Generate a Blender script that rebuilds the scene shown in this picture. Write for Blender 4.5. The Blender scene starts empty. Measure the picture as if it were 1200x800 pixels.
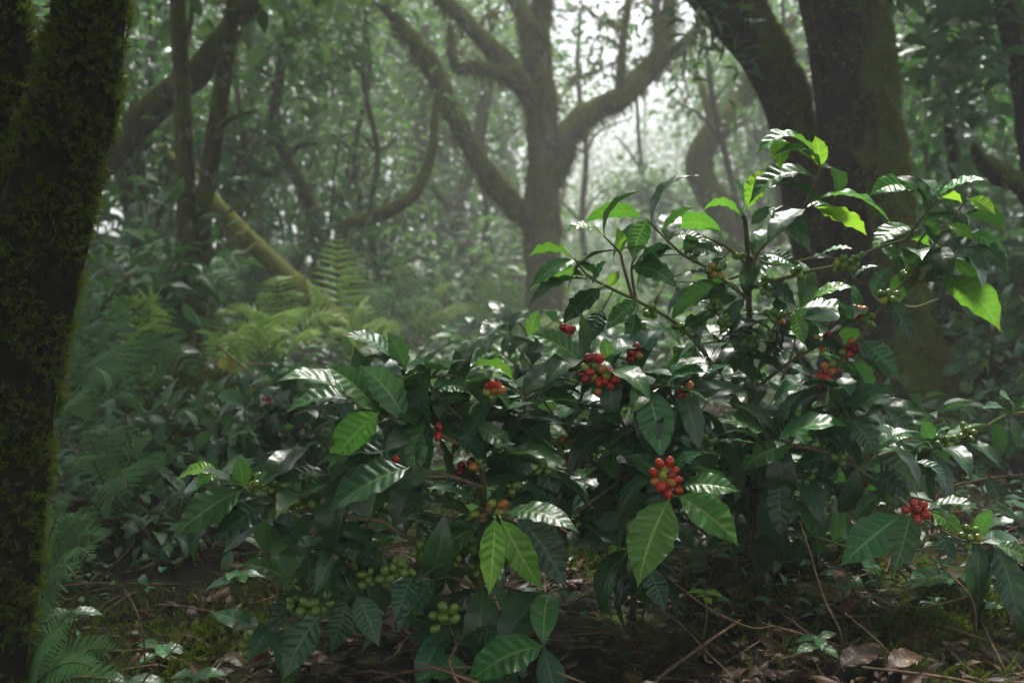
import bpy, math, random
import numpy as np
from mathutils import Vector

SEED = 7
rng = np.random.default_rng(SEED)
random.seed(SEED)
scene = bpy.context.scene
COL = scene.collection

# ------------------------------------------------------------------ camera maths
F = 35.0 / 36.0 * 1200.0
CAM = np.array([0.0, 0.0, 0.60])
PITCH = math.atan(60.0 / F)
FWD = np.array([0, math.cos(PITCH), -math.sin(PITCH)])
UPV = np.array([0, math.sin(PITCH), math.cos(PITCH)])
RGT = np.array([1.0, 0, 0])


def P(px, py, d):
    return CAM + d * (FWD + (px - 600) / F * RGT + (400 - py) / F * UPV)


def sstep(a, b, x):
    t = np.clip((np.asarray(x, float) - a) / (b - a), 0, 1)
    return t * t * (3 - 2 * t)


def gz(x, y):
    x = np.asarray(x, float); y = np.asarray(y, float)
    s = sstep(2.5, 10, y)
    z = 2.6 * (1 - np.exp(-np.clip(-x - 0.5, 0, 40) * 0.14)) * s
    z = z + 1.0 * (1 - np.exp(-np.clip(x - 2.5, 0, 40) * 0.12)) * s
    fade = np.exp(-np.hypot(x, y - 2) / 25)
    b = 0.030 * np.sin(2.1 * x + 1.3 * y) * np.sin(1.7 * y - 0.8 * x + 1) + 0.018 * np.sin(5.3 * x - 3.1 * y + 2) * np.sin(4.7 * y + 2.2 * x)
    b = b + 0.007 * np.sin(13 * x + 7 * y) * np.sin(11 * y - 9 * x + 1)
    return z + b * fade


def ground(px, d):
    p = P(px, 400, d)
    return np.array([p[0], p[1], float(gz(p[0], p[1]))])


# ------------------------------------------------------------------ mesh helpers
class MB:
    """collects vertices, faces and uvs and links them as one mesh object"""
    def __init__(self):
        self.v = []; self.f = []; self.uv = []; self.m = []; self.n = 0

    def add(self, V, Fc, UV=None, mat=0):
        V = np.asarray(V, float)
        self.v.append(V)
        Fc = np.asarray(Fc, np.int64)
        self.f.append(Fc + self.n)
        if UV is None:
            UV = np.zeros((len(V), 2))
        self.uv.append(np.asarray(UV, float))
        self.m.append((len(Fc), mat))
        self.n += len(V)

    def build(self, name, mats, parent=None, origin=(0, 0, 0), smooth=True, world_origin=None):
        if self.n == 0:
            return None
        wo = np.asarray(origin if world_origin is None else world_origin, float)
        V = np.concatenate(self.v) - wo
        UV = np.concatenate(self.uv)
        loops = np.concatenate([f.ravel() for f in self.f]).astype(np.int32)
        sizes = np.concatenate([np.full(len(f), f.shape[1] if f.ndim == 2 else 0) for f in self.f]).astype(np.int32)
        starts = np.concatenate([[0], np.cumsum(sizes)[:-1]]).astype(np.int32)
        me = bpy.data.meshes.new(name)
        me.vertices.add(len(V)); me.vertices.foreach_set('co', V.astype(np.float32).ravel())
        me.loops.add(len(loops)); me.loops.foreach_set('vertex_index', loops)
        me.polygons.add(len(sizes)); me.polygons.foreach_set('loop_start', starts)
        me.polygons.foreach_set('loop_total', sizes)
        if not isinstance(mats, (list, tuple)):
            mats = [mats]
        for m in mats:
            me.materials.append(m)
        mi = np.concatenate([np.full(k, m) for k, m in self.m]).astype(np.int32)
        me.polygons.foreach_set('material_index', mi)
        me.polygons.foreach_set('use_smooth', np.full(len(sizes), smooth))
        ul = me.uv_layers.new(name='UVMap')
        ul.data.foreach_set('uv', UV[loops].astype(np.float32).ravel())
        me.update(calc_edges=True)
        me.validate()
        o = bpy.data.objects.new(name, me)
        COL.objects.link(o)
        if parent is not None:
            o.parent = parent
            o.location = wo - np.array(parent.get('_org', (0, 0, 0)))
        else:
            o.location = wo
        return o


def tag(o, label, cat, group=None):
    o['label'] = label; o['category'] = cat
    if group:
        o['group'] = group
    return o


def thing(name, loc, label, cat, group=None):
    o = bpy.data.objects.new(name, None)
    o.empty_display_size = 0.1
    COL.objects.link(o)
    o.location = loc
    o['_org'] = [float(c) for c in loc]
    return tag(o, label, cat, group)


def stuff(o):
    o['kind'] = 'stuff'
    return o


def nrm(a):
    a = np.asarray(a, float)
    return a / (np.linalg.norm(a, axis=-1, keepdims=True) + 1e-12)


def smooth_path(pts, n, rad=None):
    """Catmull-Rom through points (any dimension)"""
    pts = np.asarray(pts, float)
    if len(pts) == 2:
        t = np.linspace(0, 1, n)[:, None]
        return pts[0] * (1 - t) + pts[1] * t
    p = np.vstack([2 * pts[0] - pts[1], pts, 2 * pts[-1] - pts[-2]])
    out = []
    m = len(pts) - 1
    for u in np.linspace(0, m - 1e-6, n):
        i = int(u); t = u - i
        a, b, c, d = p[i], p[i + 1], p[i + 2], p[i + 3]
        out.append(0.5 * ((2 * b) + (-a + c) * t + (2 * a - 5 * b + 4 * c - d) * t * t + (-a + 3 * b - 3 * c + d) * t ** 3))
    return np.array(out)


def tube(mb, pts, rads, sides=8, n=None, rough=0.0, seed=0, mat=0, cap=True, uvconst=None, lump=6.0):
    pts = np.asarray(pts, float); rads = np.asarray(rads, float)
    if n is None:
        n = max(2, len(pts) * 4)
    q = smooth_path(np.hstack([pts, rads[:, None]]), n)
    C = q[:, :3]; R = np.maximum(q[:, 3], 1e-4)
    T = nrm(np.gradient(C, axis=0))
    ref = np.array([1.0, 0, 0]) if abs(T[0][0]) < 0.8 else np.array([0, 1.0, 0])
    N = np.zeros_like(C)
    a = nrm(ref - T[0] * np.dot(ref, T[0])); N[0] = a
    for i in range(1, n):
        a = nrm(N[i - 1] - T[i] * np.dot(N[i - 1], T[i])); N[i] = a
    B = np.cross(T, N)
    ang = np.linspace(0, 2 * np.pi, sides, endpoint=False)
    rr = np.repeat(R[:, None], sides, 1)
    L = np.concatenate([[0], np.cumsum(np.linalg.norm(np.diff(C, axis=0), axis=1))])
    if rough:
        r0 = np.random.default_rng(seed + 11)
        dsp = np.zeros_like(rr)
        Rm = R.mean()
        for k in range(9):
            fa = r0.integers(1, 6); fl = r0.uniform(0.3, 2.2) * lump / 6 / Rm; ph = r0.uniform(0, 6.28, 2)
            dsp += np.sin(fa * ang[None] + ph[0] + 0.5 * np.sin(fl * L[:, None] * 0.5)) * np.sin(fl * L[:, None] + ph[1]) / (1 + 0.4 * k)
        if sides >= 24:      # bark ridges
            for k in range(4):
                fa = r0.integers(6, max(8, sides // 3)); fl = r0.uniform(1.5, 5) / Rm; ph = r0.uniform(0, 6.28, 2)
                dsp += 0.35 * np.sin(fa * ang[None] + ph[0] + 1.5 * np.sin(fl * 0.3 * L[:, None])) * (0.6 + 0.4 * np.sin(fl * L[:, None] + ph[1]))
        rr = rr * (1 + rough * dsp)
    V = C[:, None] + rr[..., None] * (np.cos(ang)[None, :, None] * N[:, None] + np.sin(ang)[None, :, None] * B[:, None])
    V = V.reshape(-1, 3)
    i = np.arange(n - 1)[:, None] * sides; j = np.arange(sides)[None]
    j2 = (j + 1) % sides
    Fq = np.stack([i + j, i + j2, i + sides + j2, i + sides + j], -1).reshape(-1, 4)
    UV = None
    if uvconst is not None:
        UV = np.tile(np.array(uvconst, float), (len(V), 1))
    mb.add(V, Fq, UV, mat)
    if cap:
        VV = np.vstack([C[-1] + T[-1] * R[-1] * 0.4, V[-sides:]])
        tri = np.array([[0, 1 + k, 1 + (k + 1) % sides] for k in range(sides)])
        mb.add(VV, tri, None if uvconst is None else np.tile(np.array(uvconst, float), (len(VV), 1)), mat)
    return C, R, T


def rotmats(ax_y, ax_z):
    """rotation matrices with local y -> ax_y, local z ~ ax_z (arrays Nx3)"""
    y = nrm(ax_y); z = ax_z - y * np.sum(ax_z * y, -1, keepdims=True)
    z = nrm(z); x = np.cross(y, z)
    return np.stack([x, y, z], -1)


def scatter(mb, tmpl, pos, R, s, mat=0):
    V, Fc, UV = tmpl
    N = len(pos)
    if N == 0:
        return
    s = np.asarray(s, float)
    if s.ndim == 1:
        s = np.repeat(s[:, None], 3, 1)
    W = np.einsum('nij,nkj->nki', R, V[None] * s[:, None, :]) + np.asarray(pos)[:, None]
    FF = (Fc[None] + (np.arange(N) * len(V))[:, None, None]).reshape(-1, Fc.shape[1])
    mb.add(W.reshape(-1, 3), FF, np.tile(UV, (N, 1)), mat)


# ------------------------------------------------------------------ leaves
PT = np.array([0, .03, .08, .16, .28, .42, .56, .70, .80, .87, .925, .965, 1])
PW = np.array([.015, .10, .30, .62, .89, 1, .95, .74, .50, .28, .125, .05, 0.004])


def leaf_geo(B, T, width, N, arch=0.0, nu=36, nv=10, nl=9, seed=0, pucker=1.0, fold=0.18, side_bend=0.0, archdir=None, curl=0.0):
    r = np.random.default_rng(seed)
    B = np.asarray(B, float); T = np.asarray(T, float)
    L = np.linalg.norm(T - B)
    ax = (T - B) / L
    N = nrm(np.asarray(N, float) - ax * np.dot(N, ax))
    S0 = np.cross(ax, N)
    if archdir is None:
        archdir = N
    M = (B + T) / 2 + np.asarray(archdir) * arch * 2 + S0 * side_bend * L
    t = np.linspace(0, 1, nu + 1)
    C = (1 - t)[:, None] ** 2 * B + (2 * t * (1 - t))[:, None] * M + (t ** 2)[:, None] * T
    tan = nrm((2 * (1 - t))[:, None] * (M - B) + (2 * t)[:, None] * (T - M))
    Nn = nrm(N[None] - tan * np.sum(tan * N[None], 1)[:, None])
    # slow twist along the blade
    tw = r.normal(0, 0.18) * (t - 0.3)
    S = np.cross(tan, Nn)
    S, Nn = S * np.cos(tw)[:, None] + Nn * np.sin(tw)[:, None], Nn * np.cos(tw)[:, None] - S * np.sin(tw)[:, None]
    hw = np.interp(t, PT, PW) * width / 2
    bite = np.ones((2, nu + 1))
    if nu >= 30:
        for _ in range(r.integers(0, 3)):
            if r.uniform() < .45:
                bite[r.integers(0, 2)] *= 1 - r.uniform(.12, .5) * np.exp(-((t - r.uniform(.25, .85)) / r.uniform(.02, .05)) ** 2)
        nl = r.uniform(7.2, 10.2)
    wr = 0.22 * np.sin(t * r.uniform(4, 8) + r.uniform(0, 6))[:, None]
    asym = 1 + r.normal(0, 0.03)
    v = np.linspace(-1, 1, nv + 1)
    va = np.abs(v)
    TT, VV = np.meshgrid(t, v, indexing='ij'); VA = np.abs(VV)
    H = hw[:, None]
    edge = 1 + 0.035 * np.sin(TT * r.uniform(34, 48) + r.uniform(0, 6) + VV * 2) * VA ** 3
    ph = TT * nl + wr - VA * 0.95 + 0.15 * np.sign(VV)
    puck = (np.abs(np.sin(np.pi * ph)) - 0.5) * np.clip(VA * 4, 0, 1) * (1 - VA ** 5 * 0.6) * width * 0.050 * pucker
    wave = np.sin(TT * np.pi * nl * r.uniform(0.8, 1.1) + r.uniform(0, 6) + (VV > 0) * r.uniform(0, 3)) * VA ** 3 * width * 0.035 * pucker
    z = fold * VA * H + puck * (H / (width / 2)) ** 0.5 + wave * (H / (width / 2)) - curl * (VA ** 2) * H
    off = S[:, None] * (VV * H * edge * np.where(VV > 0, asym, 1) * np.where(VV > 0, bite[0][:, None], bite[1][:, None]))[..., None] + Nn[:, None] * z[..., None]
    V = (C[:, None] + off).reshape(-1, 3)
    i = np.arange(nu)[:, None] * (nv + 1); j = np.arange(nv)[None]
    Fq = np.stack([i + j, i + j + 1, i + nv + 2 + j, i + nv + 1 + j], -1).reshape(-1, 4)
    UV = np.stack([(TT * nl + wr) / 9.0, VV * 0.5 + 0.5], -1).reshape(-1, 2)
    return V, Fq, UV


def leaf_template(nu, nv, droop, ratio, pucker=0.8, fold=0.2, seed=0, nl=8):
    """unit leaf: base at origin, along +y, top side +z"""
    return leaf_geo((0, 0, 0), (0, 1, -droop * 0.6), ratio, (0, 0.1, 1), arch=droop * 0.5, nu=nu, nv=nv, seed=seed, pucker=pucker, fold=fold, nl=nl)


LT_COFFEE = [leaf_template(20, 6, d, w, 1.0, f, s, 8) for d, w, f, s in ((0.25, .40, .15, 1), (0.42, .42, .25, 2), (0.12, .38, .1, 3), (.5, .44, .2, 4))]
LT_BG = [leaf_template(6, 2, d, w, 0.4, f, s, 5) for d, w, f, s in ((0.2, .46, .3, 1), (0.4, .52, .2, 2), (0.1, .42, .4, 3))]
LT_FAR = [leaf_template(3, 2, d, w, 0.0, f, s, 3) for d, w, f, s in ((0.25, .58, .3, 1), (0.1, .52, .2, 2))]
LT_NARROW = [leaf_template(6, 2, d, w, 0.3, f, s, 5) for d, w, f, s in ((0.35, .2, .3, 1), (0.55, .24, .2, 2))]


def rand_dirs(n, r, zb=0.0, zs=1.0):
    a = r.normal(size=(n, 3)); a[:, 2] = a[:, 2] * zs + zb
    return nrm(a)


# ------------------------------------------------------------------ materials
def new_mat(name):
    m = bpy.data.materials.new(name); m.use_nodes = True
    nt = m.node_tree
    for n in list(nt.nodes):
        nt.nodes.remove(n)
    out = nt.nodes.new('ShaderNodeOutputMaterial')
    return m, nt, out


def nd(nt, t, **kw):
    n = nt.nodes.new(t)
    for k, v in kw.items():
        setattr(n, k, v)
    return n


def mth(nt, op, a, b=None, c=None, clamp=False):
    n = nt.nodes.new('ShaderNodeMath'); n.operation = op; n.use_clamp = clamp
    for i, x in enumerate((a, b, c)):
        if x is None:
            continue
        if isinstance(x, (int, float)):
            n.inputs[i].default_value = x
        else:
            nt.links.new(x, n.inputs[i])
    return n.outputs[0]


def mixc(nt, f, a, b, mode='MIX'):
    n = nt.nodes.new('ShaderNodeMix'); n.data_type = 'RGBA'; n.blend_type = mode
    for s, x in ((0, f), (6, a), (7, b)):
        if isinstance(x, (int, float)):
            n.inputs[s].default_value = x
        elif isinstance(x, tuple):
            n.inputs[s].default_value = (*x, 1)
        else:
            nt.links.new(x, n.inputs[s])
    return n.outputs[2]


def noise(nt, scale, detail=4, rough=0.55, vec=None, dim='3D'):
    n = nd(nt, 'ShaderNodeTexNoise'); n.inputs['Scale'].default_value = scale
    n.inputs['Detail'].default_value = detail; n.inputs['Roughness'].default_value = rough
    if vec is not None:
        nt.links.new(vec, n.inputs['Vector'])
    return n.outputs['Fac']


def ramp(nt, f, a, b):
    n = nd(nt, 'ShaderNodeMapRange'); n.inputs[1].default_value = a; n.inputs[2].default_value = b
    nt.links.new(f, n.inputs[0])
    return n.outputs[0]


def leaf_mat(name, col, vein, trans, tf=0.35, rough=0.28, nl=9, detail=True, under=None, island=False, var=0.35, spots=0.0, spec=0.5):
    m, nt, out = new_mat(name)
    lk = nt.links.new
    rnd = nd(nt, 'ShaderNodeNewGeometry').outputs['Random Per Island'] if island else nd(nt, 'ShaderNodeObjectInfo').outputs['Random']
    hs = nd(nt, 'ShaderNodeHueSaturation')
    c = tuple(col)
    tc = nd(nt, 'ShaderNodeTexCoord')
    big = noise(nt, 18.0 if detail else 5.0, 3, 0.6, tc.outputs['Object'])
    bc = mixc(nt, big, tuple(x * (1 - 0.30) for x in c), tuple(x * (1 + 0.35) for x in c))
    if detail:
        uv = nd(nt, 'ShaderNodeUVMap').outputs[0]
        sp = nd(nt, 'ShaderNodeSeparateXYZ'); lk(uv, sp.inputs[0])
        u = sp.outputs[0]; va = mth(nt, 'ABSOLUTE', mth(nt, 'MULTIPLY_ADD', sp.outputs[1], 2.0, -1.0))
        mid = mth(nt, 'SUBTRACT', 1.0, ramp(nt, va, 0.03, 0.085), clamp=True)
        # same vein layout as the modelled puckering (0.15 offset by side)
        sgn = mth(nt, 'SIGN', mth(nt, 'SUBTRACT', sp.outputs[1], 0.5))
        ph = mth(nt, 'ADD', mth(nt, 'SUBTRACT', mth(nt, 'MULTIPLY', u, float(nl)), mth(nt, 'MULTIPLY', va, 0.95)), mth(nt, 'MULTIPLY', sgn, 0.15))
        fr = mth(nt, 'ABSOLUTE', mth(nt, 'SUBTRACT', mth(nt, 'FRACT', mth(nt, 'ADD', ph, 0.5)), 0.5))
        lat = mth(nt, 'SUBTRACT', 1.0, ramp(nt, fr, 0.015, 0.085), clamp=True)
        lat = mth(nt, 'MULTIPLY', lat, mth(nt, 'SUBTRACT', 0.62, mth(nt, 'MULTIPLY', va, 0.35)))
        vm = mth(nt, 'MAXIMUM', mid, lat)
        bc = mixc(nt, vm, bc, tuple(vein))
    if spots:
        vo = noise(nt, 55, 2, 0.5, tc.outputs['Object'])
        if detail:
            tipn = mth(nt, 'ADD', u, mth(nt, 'MULTIPLY', noise(nt, 30, 3, .6, tc.outputs['Object']), 0.3))
            tipm = mth(nt, 'MULTIPLY', ramp(nt, tipn, 1.10, 1.16), ramp(nt, mth(nt, 'FRACT', mth(nt, 'MULTIPLY', rnd, 5.13)), 0.6, 0.7), clamp=True)
            edn = mth(nt, 'ADD', va, mth(nt, 'MULTIPLY', noise(nt, 40, 3, .6, tc.outputs['Object']), 0.25))
            tipm = mth(nt, 'MAXIMUM', tipm, mth(nt, 'MULTIPLY', ramp(nt, edn, 1.10, 1.14), 0.6), clamp=True)
            bc = mixc(nt, tipm, bc, (0.15, 0.10, 0.03))
        bc = mixc(nt, mth(nt, 'MULTIPLY', ramp(nt, vo, 0.66, 0.74), spots), bc, (0.24, 0.20, 0.05))
    lk(bc, hs.inputs['Color'])
    r1 = mth(nt, 'FRACT', mth(nt, 'MULTIPLY', rnd, 7.31))
    r2 = mth(nt, 'FRACT', mth(nt, 'MULTIPLY', rnd, 3.77))
    lk(mth(nt, 'MULTIPLY_ADD', r1, 0.05, 0.475), hs.inputs['Hue'])
    lk(mth(nt, 'MULTIPLY_ADD', r2, 2 * var, 1.0 - var), hs.inputs['Value'])
    hs.inputs['Saturation'].default_value = 0.97
    geo = nd(nt, 'ShaderNodeNewGeometry')
    bf = geo.outputs['Backfacing']
    und = under or tuple(0.6 * a + 0.4 * b for a, b in zip(c, (0.12, 0.20, 0.08)))
    fcol = mixc(nt, mth(nt, 'MULTIPLY', bf, 0.7), hs.outputs[0], tuple(und))
    pb = nd(nt, 'ShaderNodeBsdfPrincipled')
    lk(fcol, pb.inputs['Base Color'])
    rn = noise(nt, 60, 2, 0.5, tc.outputs['Object'])
    lk(mth(nt, 'ADD', mth(nt, 'MULTIPLY_ADD', rn, 0.22, rough - 0.11), mth(nt, 'MULTIPLY', bf, 0.25)), pb.inputs['Roughness'])
    pb.inputs['Specular IOR Level'].default_value = spec
    bp = nd(nt, 'ShaderNodeBump'); bp.inputs['Strength'].default_value = 0.25; bp.inputs['Distance'].default_value = 0.002
    if detail:
        hgt = mth(nt, 'SUBTRACT', noise(nt, 140, 3, 0.6, tc.outputs['Object']), mth(nt, 'MULTIPLY', vm, 0.7))
        lk(hgt, bp.inputs['Height'])
        lk(bp.outputs[0], pb.inputs['Normal'])
    tb = nd(nt, 'ShaderNodeBsdfTranslucent')
    tcol = mixc(nt, 0.5, hs.outputs[0], tuple(trans))
    if detail:
        tcol = mixc(nt, mth(nt, 'MULTIPLY', vm, 0.35), tcol, tuple(x * 0.4 for x in trans))
    lk(tcol, tb.inputs['Color'])
    ms = nd(nt, 'ShaderNodeMixShader'); ms.inputs[0].default_value = tf
    lk(pb.outputs[0], ms.inputs[1]); lk(tb.outputs[0], ms.inputs[2])
    lk(ms.outputs[0], out.inputs['Surface'])
    return m


def bark_mat(name, c1, c2, moss=None, moss_amt=0.5, scale=18.0, lichen=0.0, bump=0.6, dist=0.02, stretch=4.0, side=None):
    m, nt, out = new_mat(name); lk = nt.links.new
    tc = nd(nt, 'ShaderNodeTexCoord')
    mp = nd(nt, 'ShaderNodeMapping'); mp.inputs['Scale'].default_value = (1, 1, 1.0 / stretch)
    lk(tc.outputs['Object'], mp.inputs[0])
    n1 = noise(nt, scale, 6, 0.65, mp.outputs[0]); n2 = noise(nt, scale * 0.28, 4, 0.6, tc.outputs['Object'])
    n3 = noise(nt, scale * 2.5, 4, 0.7, tc.outputs['Object'])
    c = mixc(nt, ramp(nt, n1, 0.35, 0.68), c1, c2)
    if lichen:
        li = mth(nt, 'MULTIPLY', ramp(nt, noise(nt, scale * 0.5, 5, 0.7, tc.outputs['Object']), 0.56, 0.66), lichen, clamp=True)
        c = mixc(nt, li, c, (0.30, 0.31, 0.26))
    if moss:
        f = mth(nt, 'ADD', n2, mth(nt, 'MULTIPLY', n3, 0.25))
        gm = nd(nt, 'ShaderNodeNewGeometry'); sx = nd(nt, 'ShaderNodeSeparateXYZ'); lk(gm.outputs['Normal'], sx.inputs[0])
        f = mth(nt, 'ADD', f, mth(nt, 'MULTIPLY', sx.outputs[2], 0.22))
        if side:
            f = mth(nt, 'ADD', f, mth(nt, 'MULTIPLY', sx.outputs[0], side))
        lo = 0.62 + (0.5 - moss_amt) * 0.5
        mf = ramp(nt, f, lo - 0.06, lo + 0.08)
        mc = mixc(nt, n3, tuple(x * 0.5 for x in moss), tuple(x * 1.5 for x in moss))
        c = mixc(nt, mf, c, mc)
    pb = nd(nt, 'ShaderNodeBsdfPrincipled'); lk(c, pb.inputs['Base Color'])
    pb.inputs['Roughness'].default_value = 0.85
    pb.inputs['Specular IOR Level'].default_value = 0.10
    bp = nd(nt, 'ShaderNodeBump'); bp.inputs['Strength'].default_value = bump; bp.inputs['Distance'].default_value = dist
    lk(mth(nt, 'ADD', mth(nt, 'MULTIPLY', n1, 0.7), mth(nt, 'MULTIPLY', n3, 0.5)), bp.inputs['Height'])
    lk(bp.outputs[0], pb.inputs['Normal']); lk(pb.outputs[0], out.inputs['Surface'])
    return m


def simple_mat(name, c1, c2, rough=0.6, scale=20, spec=0.4, tf=0.0, trans=None, island=False, sss=0.0, bump=0.0):
    m, nt, out = new_mat(name); lk = nt.links.new
    tc = nd(nt, 'ShaderNodeTexCoord')
    f = noise(nt, scale, 4, 0.6, tc.outputs['Object'])
    if island:
        f = mth(nt, 'ADD', mth(nt, 'MULTIPLY', f, 0.5), mth(nt, 'MULTIPLY', nd(nt, 'ShaderNodeNewGeometry').outputs['Random Per Island'], 0.5))
    else:
        f = ramp(nt, f, 0.3, 0.7)
    c = mixc(nt, f, c1, c2)
    pb = nd(nt, 'ShaderNodeBsdfPrincipled'); lk(c, pb.inputs['Base Color'])
    pb.inputs['Roughness'].default_value = rough; pb.inputs['Specular IOR Level'].default_value = spec
    if sss:
        pb.inputs['Subsurface Weight'].default_value = sss
        pb.inputs['Subsurface Radius'].default_value = (0.004, 0.002, 0.001)
    if bump:
        bp = nd(nt, 'ShaderNodeBump'); bp.inputs['Strength'].default_value = bump; bp.inputs['Distance'].default_value = 0.003
        lk(noise(nt, scale * 3, 4, 0.6, tc.outputs['Object']), bp.inputs['Height']); lk(bp.outputs[0], pb.inputs['Normal'])
    s = pb.outputs[0]
    if tf:
        tb = nd(nt, 'ShaderNodeBsdfTranslucent'); tb.inputs[0].default_value = (*(trans or c2), 1)
        ms = nd(nt, 'ShaderNodeMixShader'); ms.inputs[0].default_value = tf
        lk(s, ms.inputs[1]); lk(tb.outputs[0], ms.inputs[2]); s = ms.outputs[0]
    lk(s, out.inputs['Surface'])
    return m


M = {}
# coffee leaves
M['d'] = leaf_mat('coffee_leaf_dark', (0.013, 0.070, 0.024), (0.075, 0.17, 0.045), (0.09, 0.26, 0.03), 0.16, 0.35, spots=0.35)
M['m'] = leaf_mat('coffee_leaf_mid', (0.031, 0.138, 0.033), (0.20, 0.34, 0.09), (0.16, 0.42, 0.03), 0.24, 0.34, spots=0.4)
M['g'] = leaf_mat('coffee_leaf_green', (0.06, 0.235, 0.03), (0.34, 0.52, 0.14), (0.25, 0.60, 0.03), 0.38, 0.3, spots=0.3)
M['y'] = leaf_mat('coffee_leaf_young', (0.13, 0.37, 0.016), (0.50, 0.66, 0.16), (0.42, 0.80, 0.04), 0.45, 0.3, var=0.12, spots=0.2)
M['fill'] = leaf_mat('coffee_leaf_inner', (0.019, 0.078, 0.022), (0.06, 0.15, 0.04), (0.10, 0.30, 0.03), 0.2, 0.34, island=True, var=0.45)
M['coffee_bark'] = bark_mat('coffee_bark', (0.045, 0.035, 0.024), (0.13, 0.105, 0.075), moss=(0.06, 0.075, 0.012), moss_amt=0.38, scale=60, bump=0.5, dist=0.003)
M['twig_bark'] = bark_mat('coffee_twig_bark', (0.10, 0.075, 0.045), (0.23, 0.175, 0.11), moss=(0.08, 0.11, 0.03), moss_amt=0.38, scale=90, bump=0.4, dist=0.002)
M['petiole'] = simple_mat('green_twig', (0.07, 0.12, 0.02), (0.13, 0.18, 0.04), 0.45, 50)
M['c_red'] = simple_mat('cherry_red', (0.42, 0.022, 0.012), (0.55, 0.05, 0.015), 0.2, 60, 0.55, sss=0.15)
M['c_dark'] = simple_mat('cherry_dark_red', (0.17, 0.008, 0.012), (0.28, 0.02, 0.014), 0.2, 60, 0.55, sss=0.1)
M['c_orange'] = simple_mat('cherry_turning', (0.46, 0.10, 0.02), (0.38, 0.22, 0.04), 0.24, 45, 0.55, sss=0.15)
M['c_pink'] = simple_mat('cherry_blush', (0.50, 0.17, 0.08), (0.36, 0.33, 0.06), 0.25, 55, 0.5, sss=0.15)
M['c_green'] = simple_mat('cherry_green', (0.075, 0.155, 0.018), (0.14, 0.225, 0.03), 0.24, 60, 0.55, sss=0.12)
M['c_yellow'] = simple_mat('cherry_yellow_green', (0.25, 0.29, 0.04), (0.34, 0.35, 0.06), 0.25, 60, 0.5, sss=0.15)
M['calyx'] = simple_mat('cherry_navel', (0.10, 0.075, 0.03), (0.16, 0.12, 0.05), 0.7, 80)
# surroundings
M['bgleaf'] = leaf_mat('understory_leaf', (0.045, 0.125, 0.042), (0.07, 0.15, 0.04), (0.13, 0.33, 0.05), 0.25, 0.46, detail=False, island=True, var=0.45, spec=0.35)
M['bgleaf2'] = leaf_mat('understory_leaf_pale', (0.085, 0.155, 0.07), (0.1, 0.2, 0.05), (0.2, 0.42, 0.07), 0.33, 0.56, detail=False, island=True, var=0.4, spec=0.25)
M['bigleaf'] = leaf_mat('broad_leaf', (0.035, 0.115, 0.035), (0.08, 0.18, 0.04), (0.14, 0.38, 0.05), 0.28, 0.40, detail=False, island=True, var=0.4)
M['brightleaf'] = leaf_mat('bright_leaf', (0.10, 0.23, 0.03), (0.2, 0.35, 0.06), (0.32, 0.62, 0.06), 0.42, 0.36, detail=False, island=True, var=0.3)
M['canopy'] = leaf_mat('canopy_leaf', (0.05, 0.10, 0.04), (0.1, 0.2, 0.05), (0.16, 0.32, 0.06), 0.28, 0.4, detail=False, island=True, var=0.4)
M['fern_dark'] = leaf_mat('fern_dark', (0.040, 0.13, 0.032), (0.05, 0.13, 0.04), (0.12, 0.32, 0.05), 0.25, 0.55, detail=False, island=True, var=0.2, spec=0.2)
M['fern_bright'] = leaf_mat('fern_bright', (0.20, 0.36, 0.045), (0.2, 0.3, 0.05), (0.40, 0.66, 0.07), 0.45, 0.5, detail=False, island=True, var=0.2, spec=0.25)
M['yellowleaf'] = leaf_mat('yellow_leaf', (0.42, 0.27, 0.02), (0.5, 0.3, 0.05), (0.7, 0.5, 0.04), 0.35, 0.45, detail=False, var=0.1)
M['rachis'] = simple_mat('fern_stalk', (0.06, 0.055, 0.02), (0.14, 0.13, 0.04), 0.6, 60)
M['moss'] = simple_mat('moss_shoot', (0.010, 0.016, 0.003), (0.14, 0.20, 0.019), 0.75, 40, 0.08, tf=0.3, trans=(0.18, 0.25, 0.03), island=True)
M['moss_ol'] = simple_mat('moss_olive', (0.040, 0.055, 0.008), (0.18, 0.19, 0.022), 0.8, 14, 0.06, tf=0.3, trans=(0.30, 0.30, 0.04), island=True)
M['moss_green'] = simple_mat('moss_green', (0.010, 0.020, 0.002), (0.050, 0.078, 0.009), 0.8, 25, 0.08, tf=0.25, trans=(0.18, 0.26, 0.03), island=True)
M['bark_dark'] = bark_mat('bark_dark_mossy', (0.005, 0.004, 0.003), (0.016, 0.012, 0.009), moss=(0.009, 0.011, 0.002), moss_amt=0.62, scale=30, bump=0.9, dist=0.012)
M['bark_mossy'] = bark_mat('bark_mossy', (0.006, 0.005, 0.004), (0.046, 0.037, 0.028), moss=(0.066, 0.100, 0.011), moss_amt=0.48, scale=16, bump=1.0, dist=0.06, side=0.36)
M['bark_olive'] = bark_mat('bark_olive_moss', (0.055, 0.046, 0.034), (0.14, 0.12, 0.09), moss=(0.10, 0.115, 0.02), moss_amt=0.5, scale=11, lichen=0.8, bump=0.7, dist=0.03)
M['bark_lichen'] = bark_mat('bark_lichen', (0.035, 0.027, 0.018), (0.10, 0.085, 0.06), moss=(0.08, 0.09, 0.015), moss_amt=0.45, scale=20, lichen=0.75, bump=0.6, dist=0.015)
M['bark_plain'] = bark_mat('bark_plain', (0.055, 0.046, 0.034), (0.13, 0.11, 0.08), moss=(0.07, 0.08, 0.02), moss_amt=0.38, scale=14, bump=0.5, dist=0.015)
M['deadwood'] = bark_mat('dead_twig', (0.055, 0.036, 0.022), (0.19, 0.13, 0.08), scale=50, bump=0.4, dist=0.002)
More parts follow.
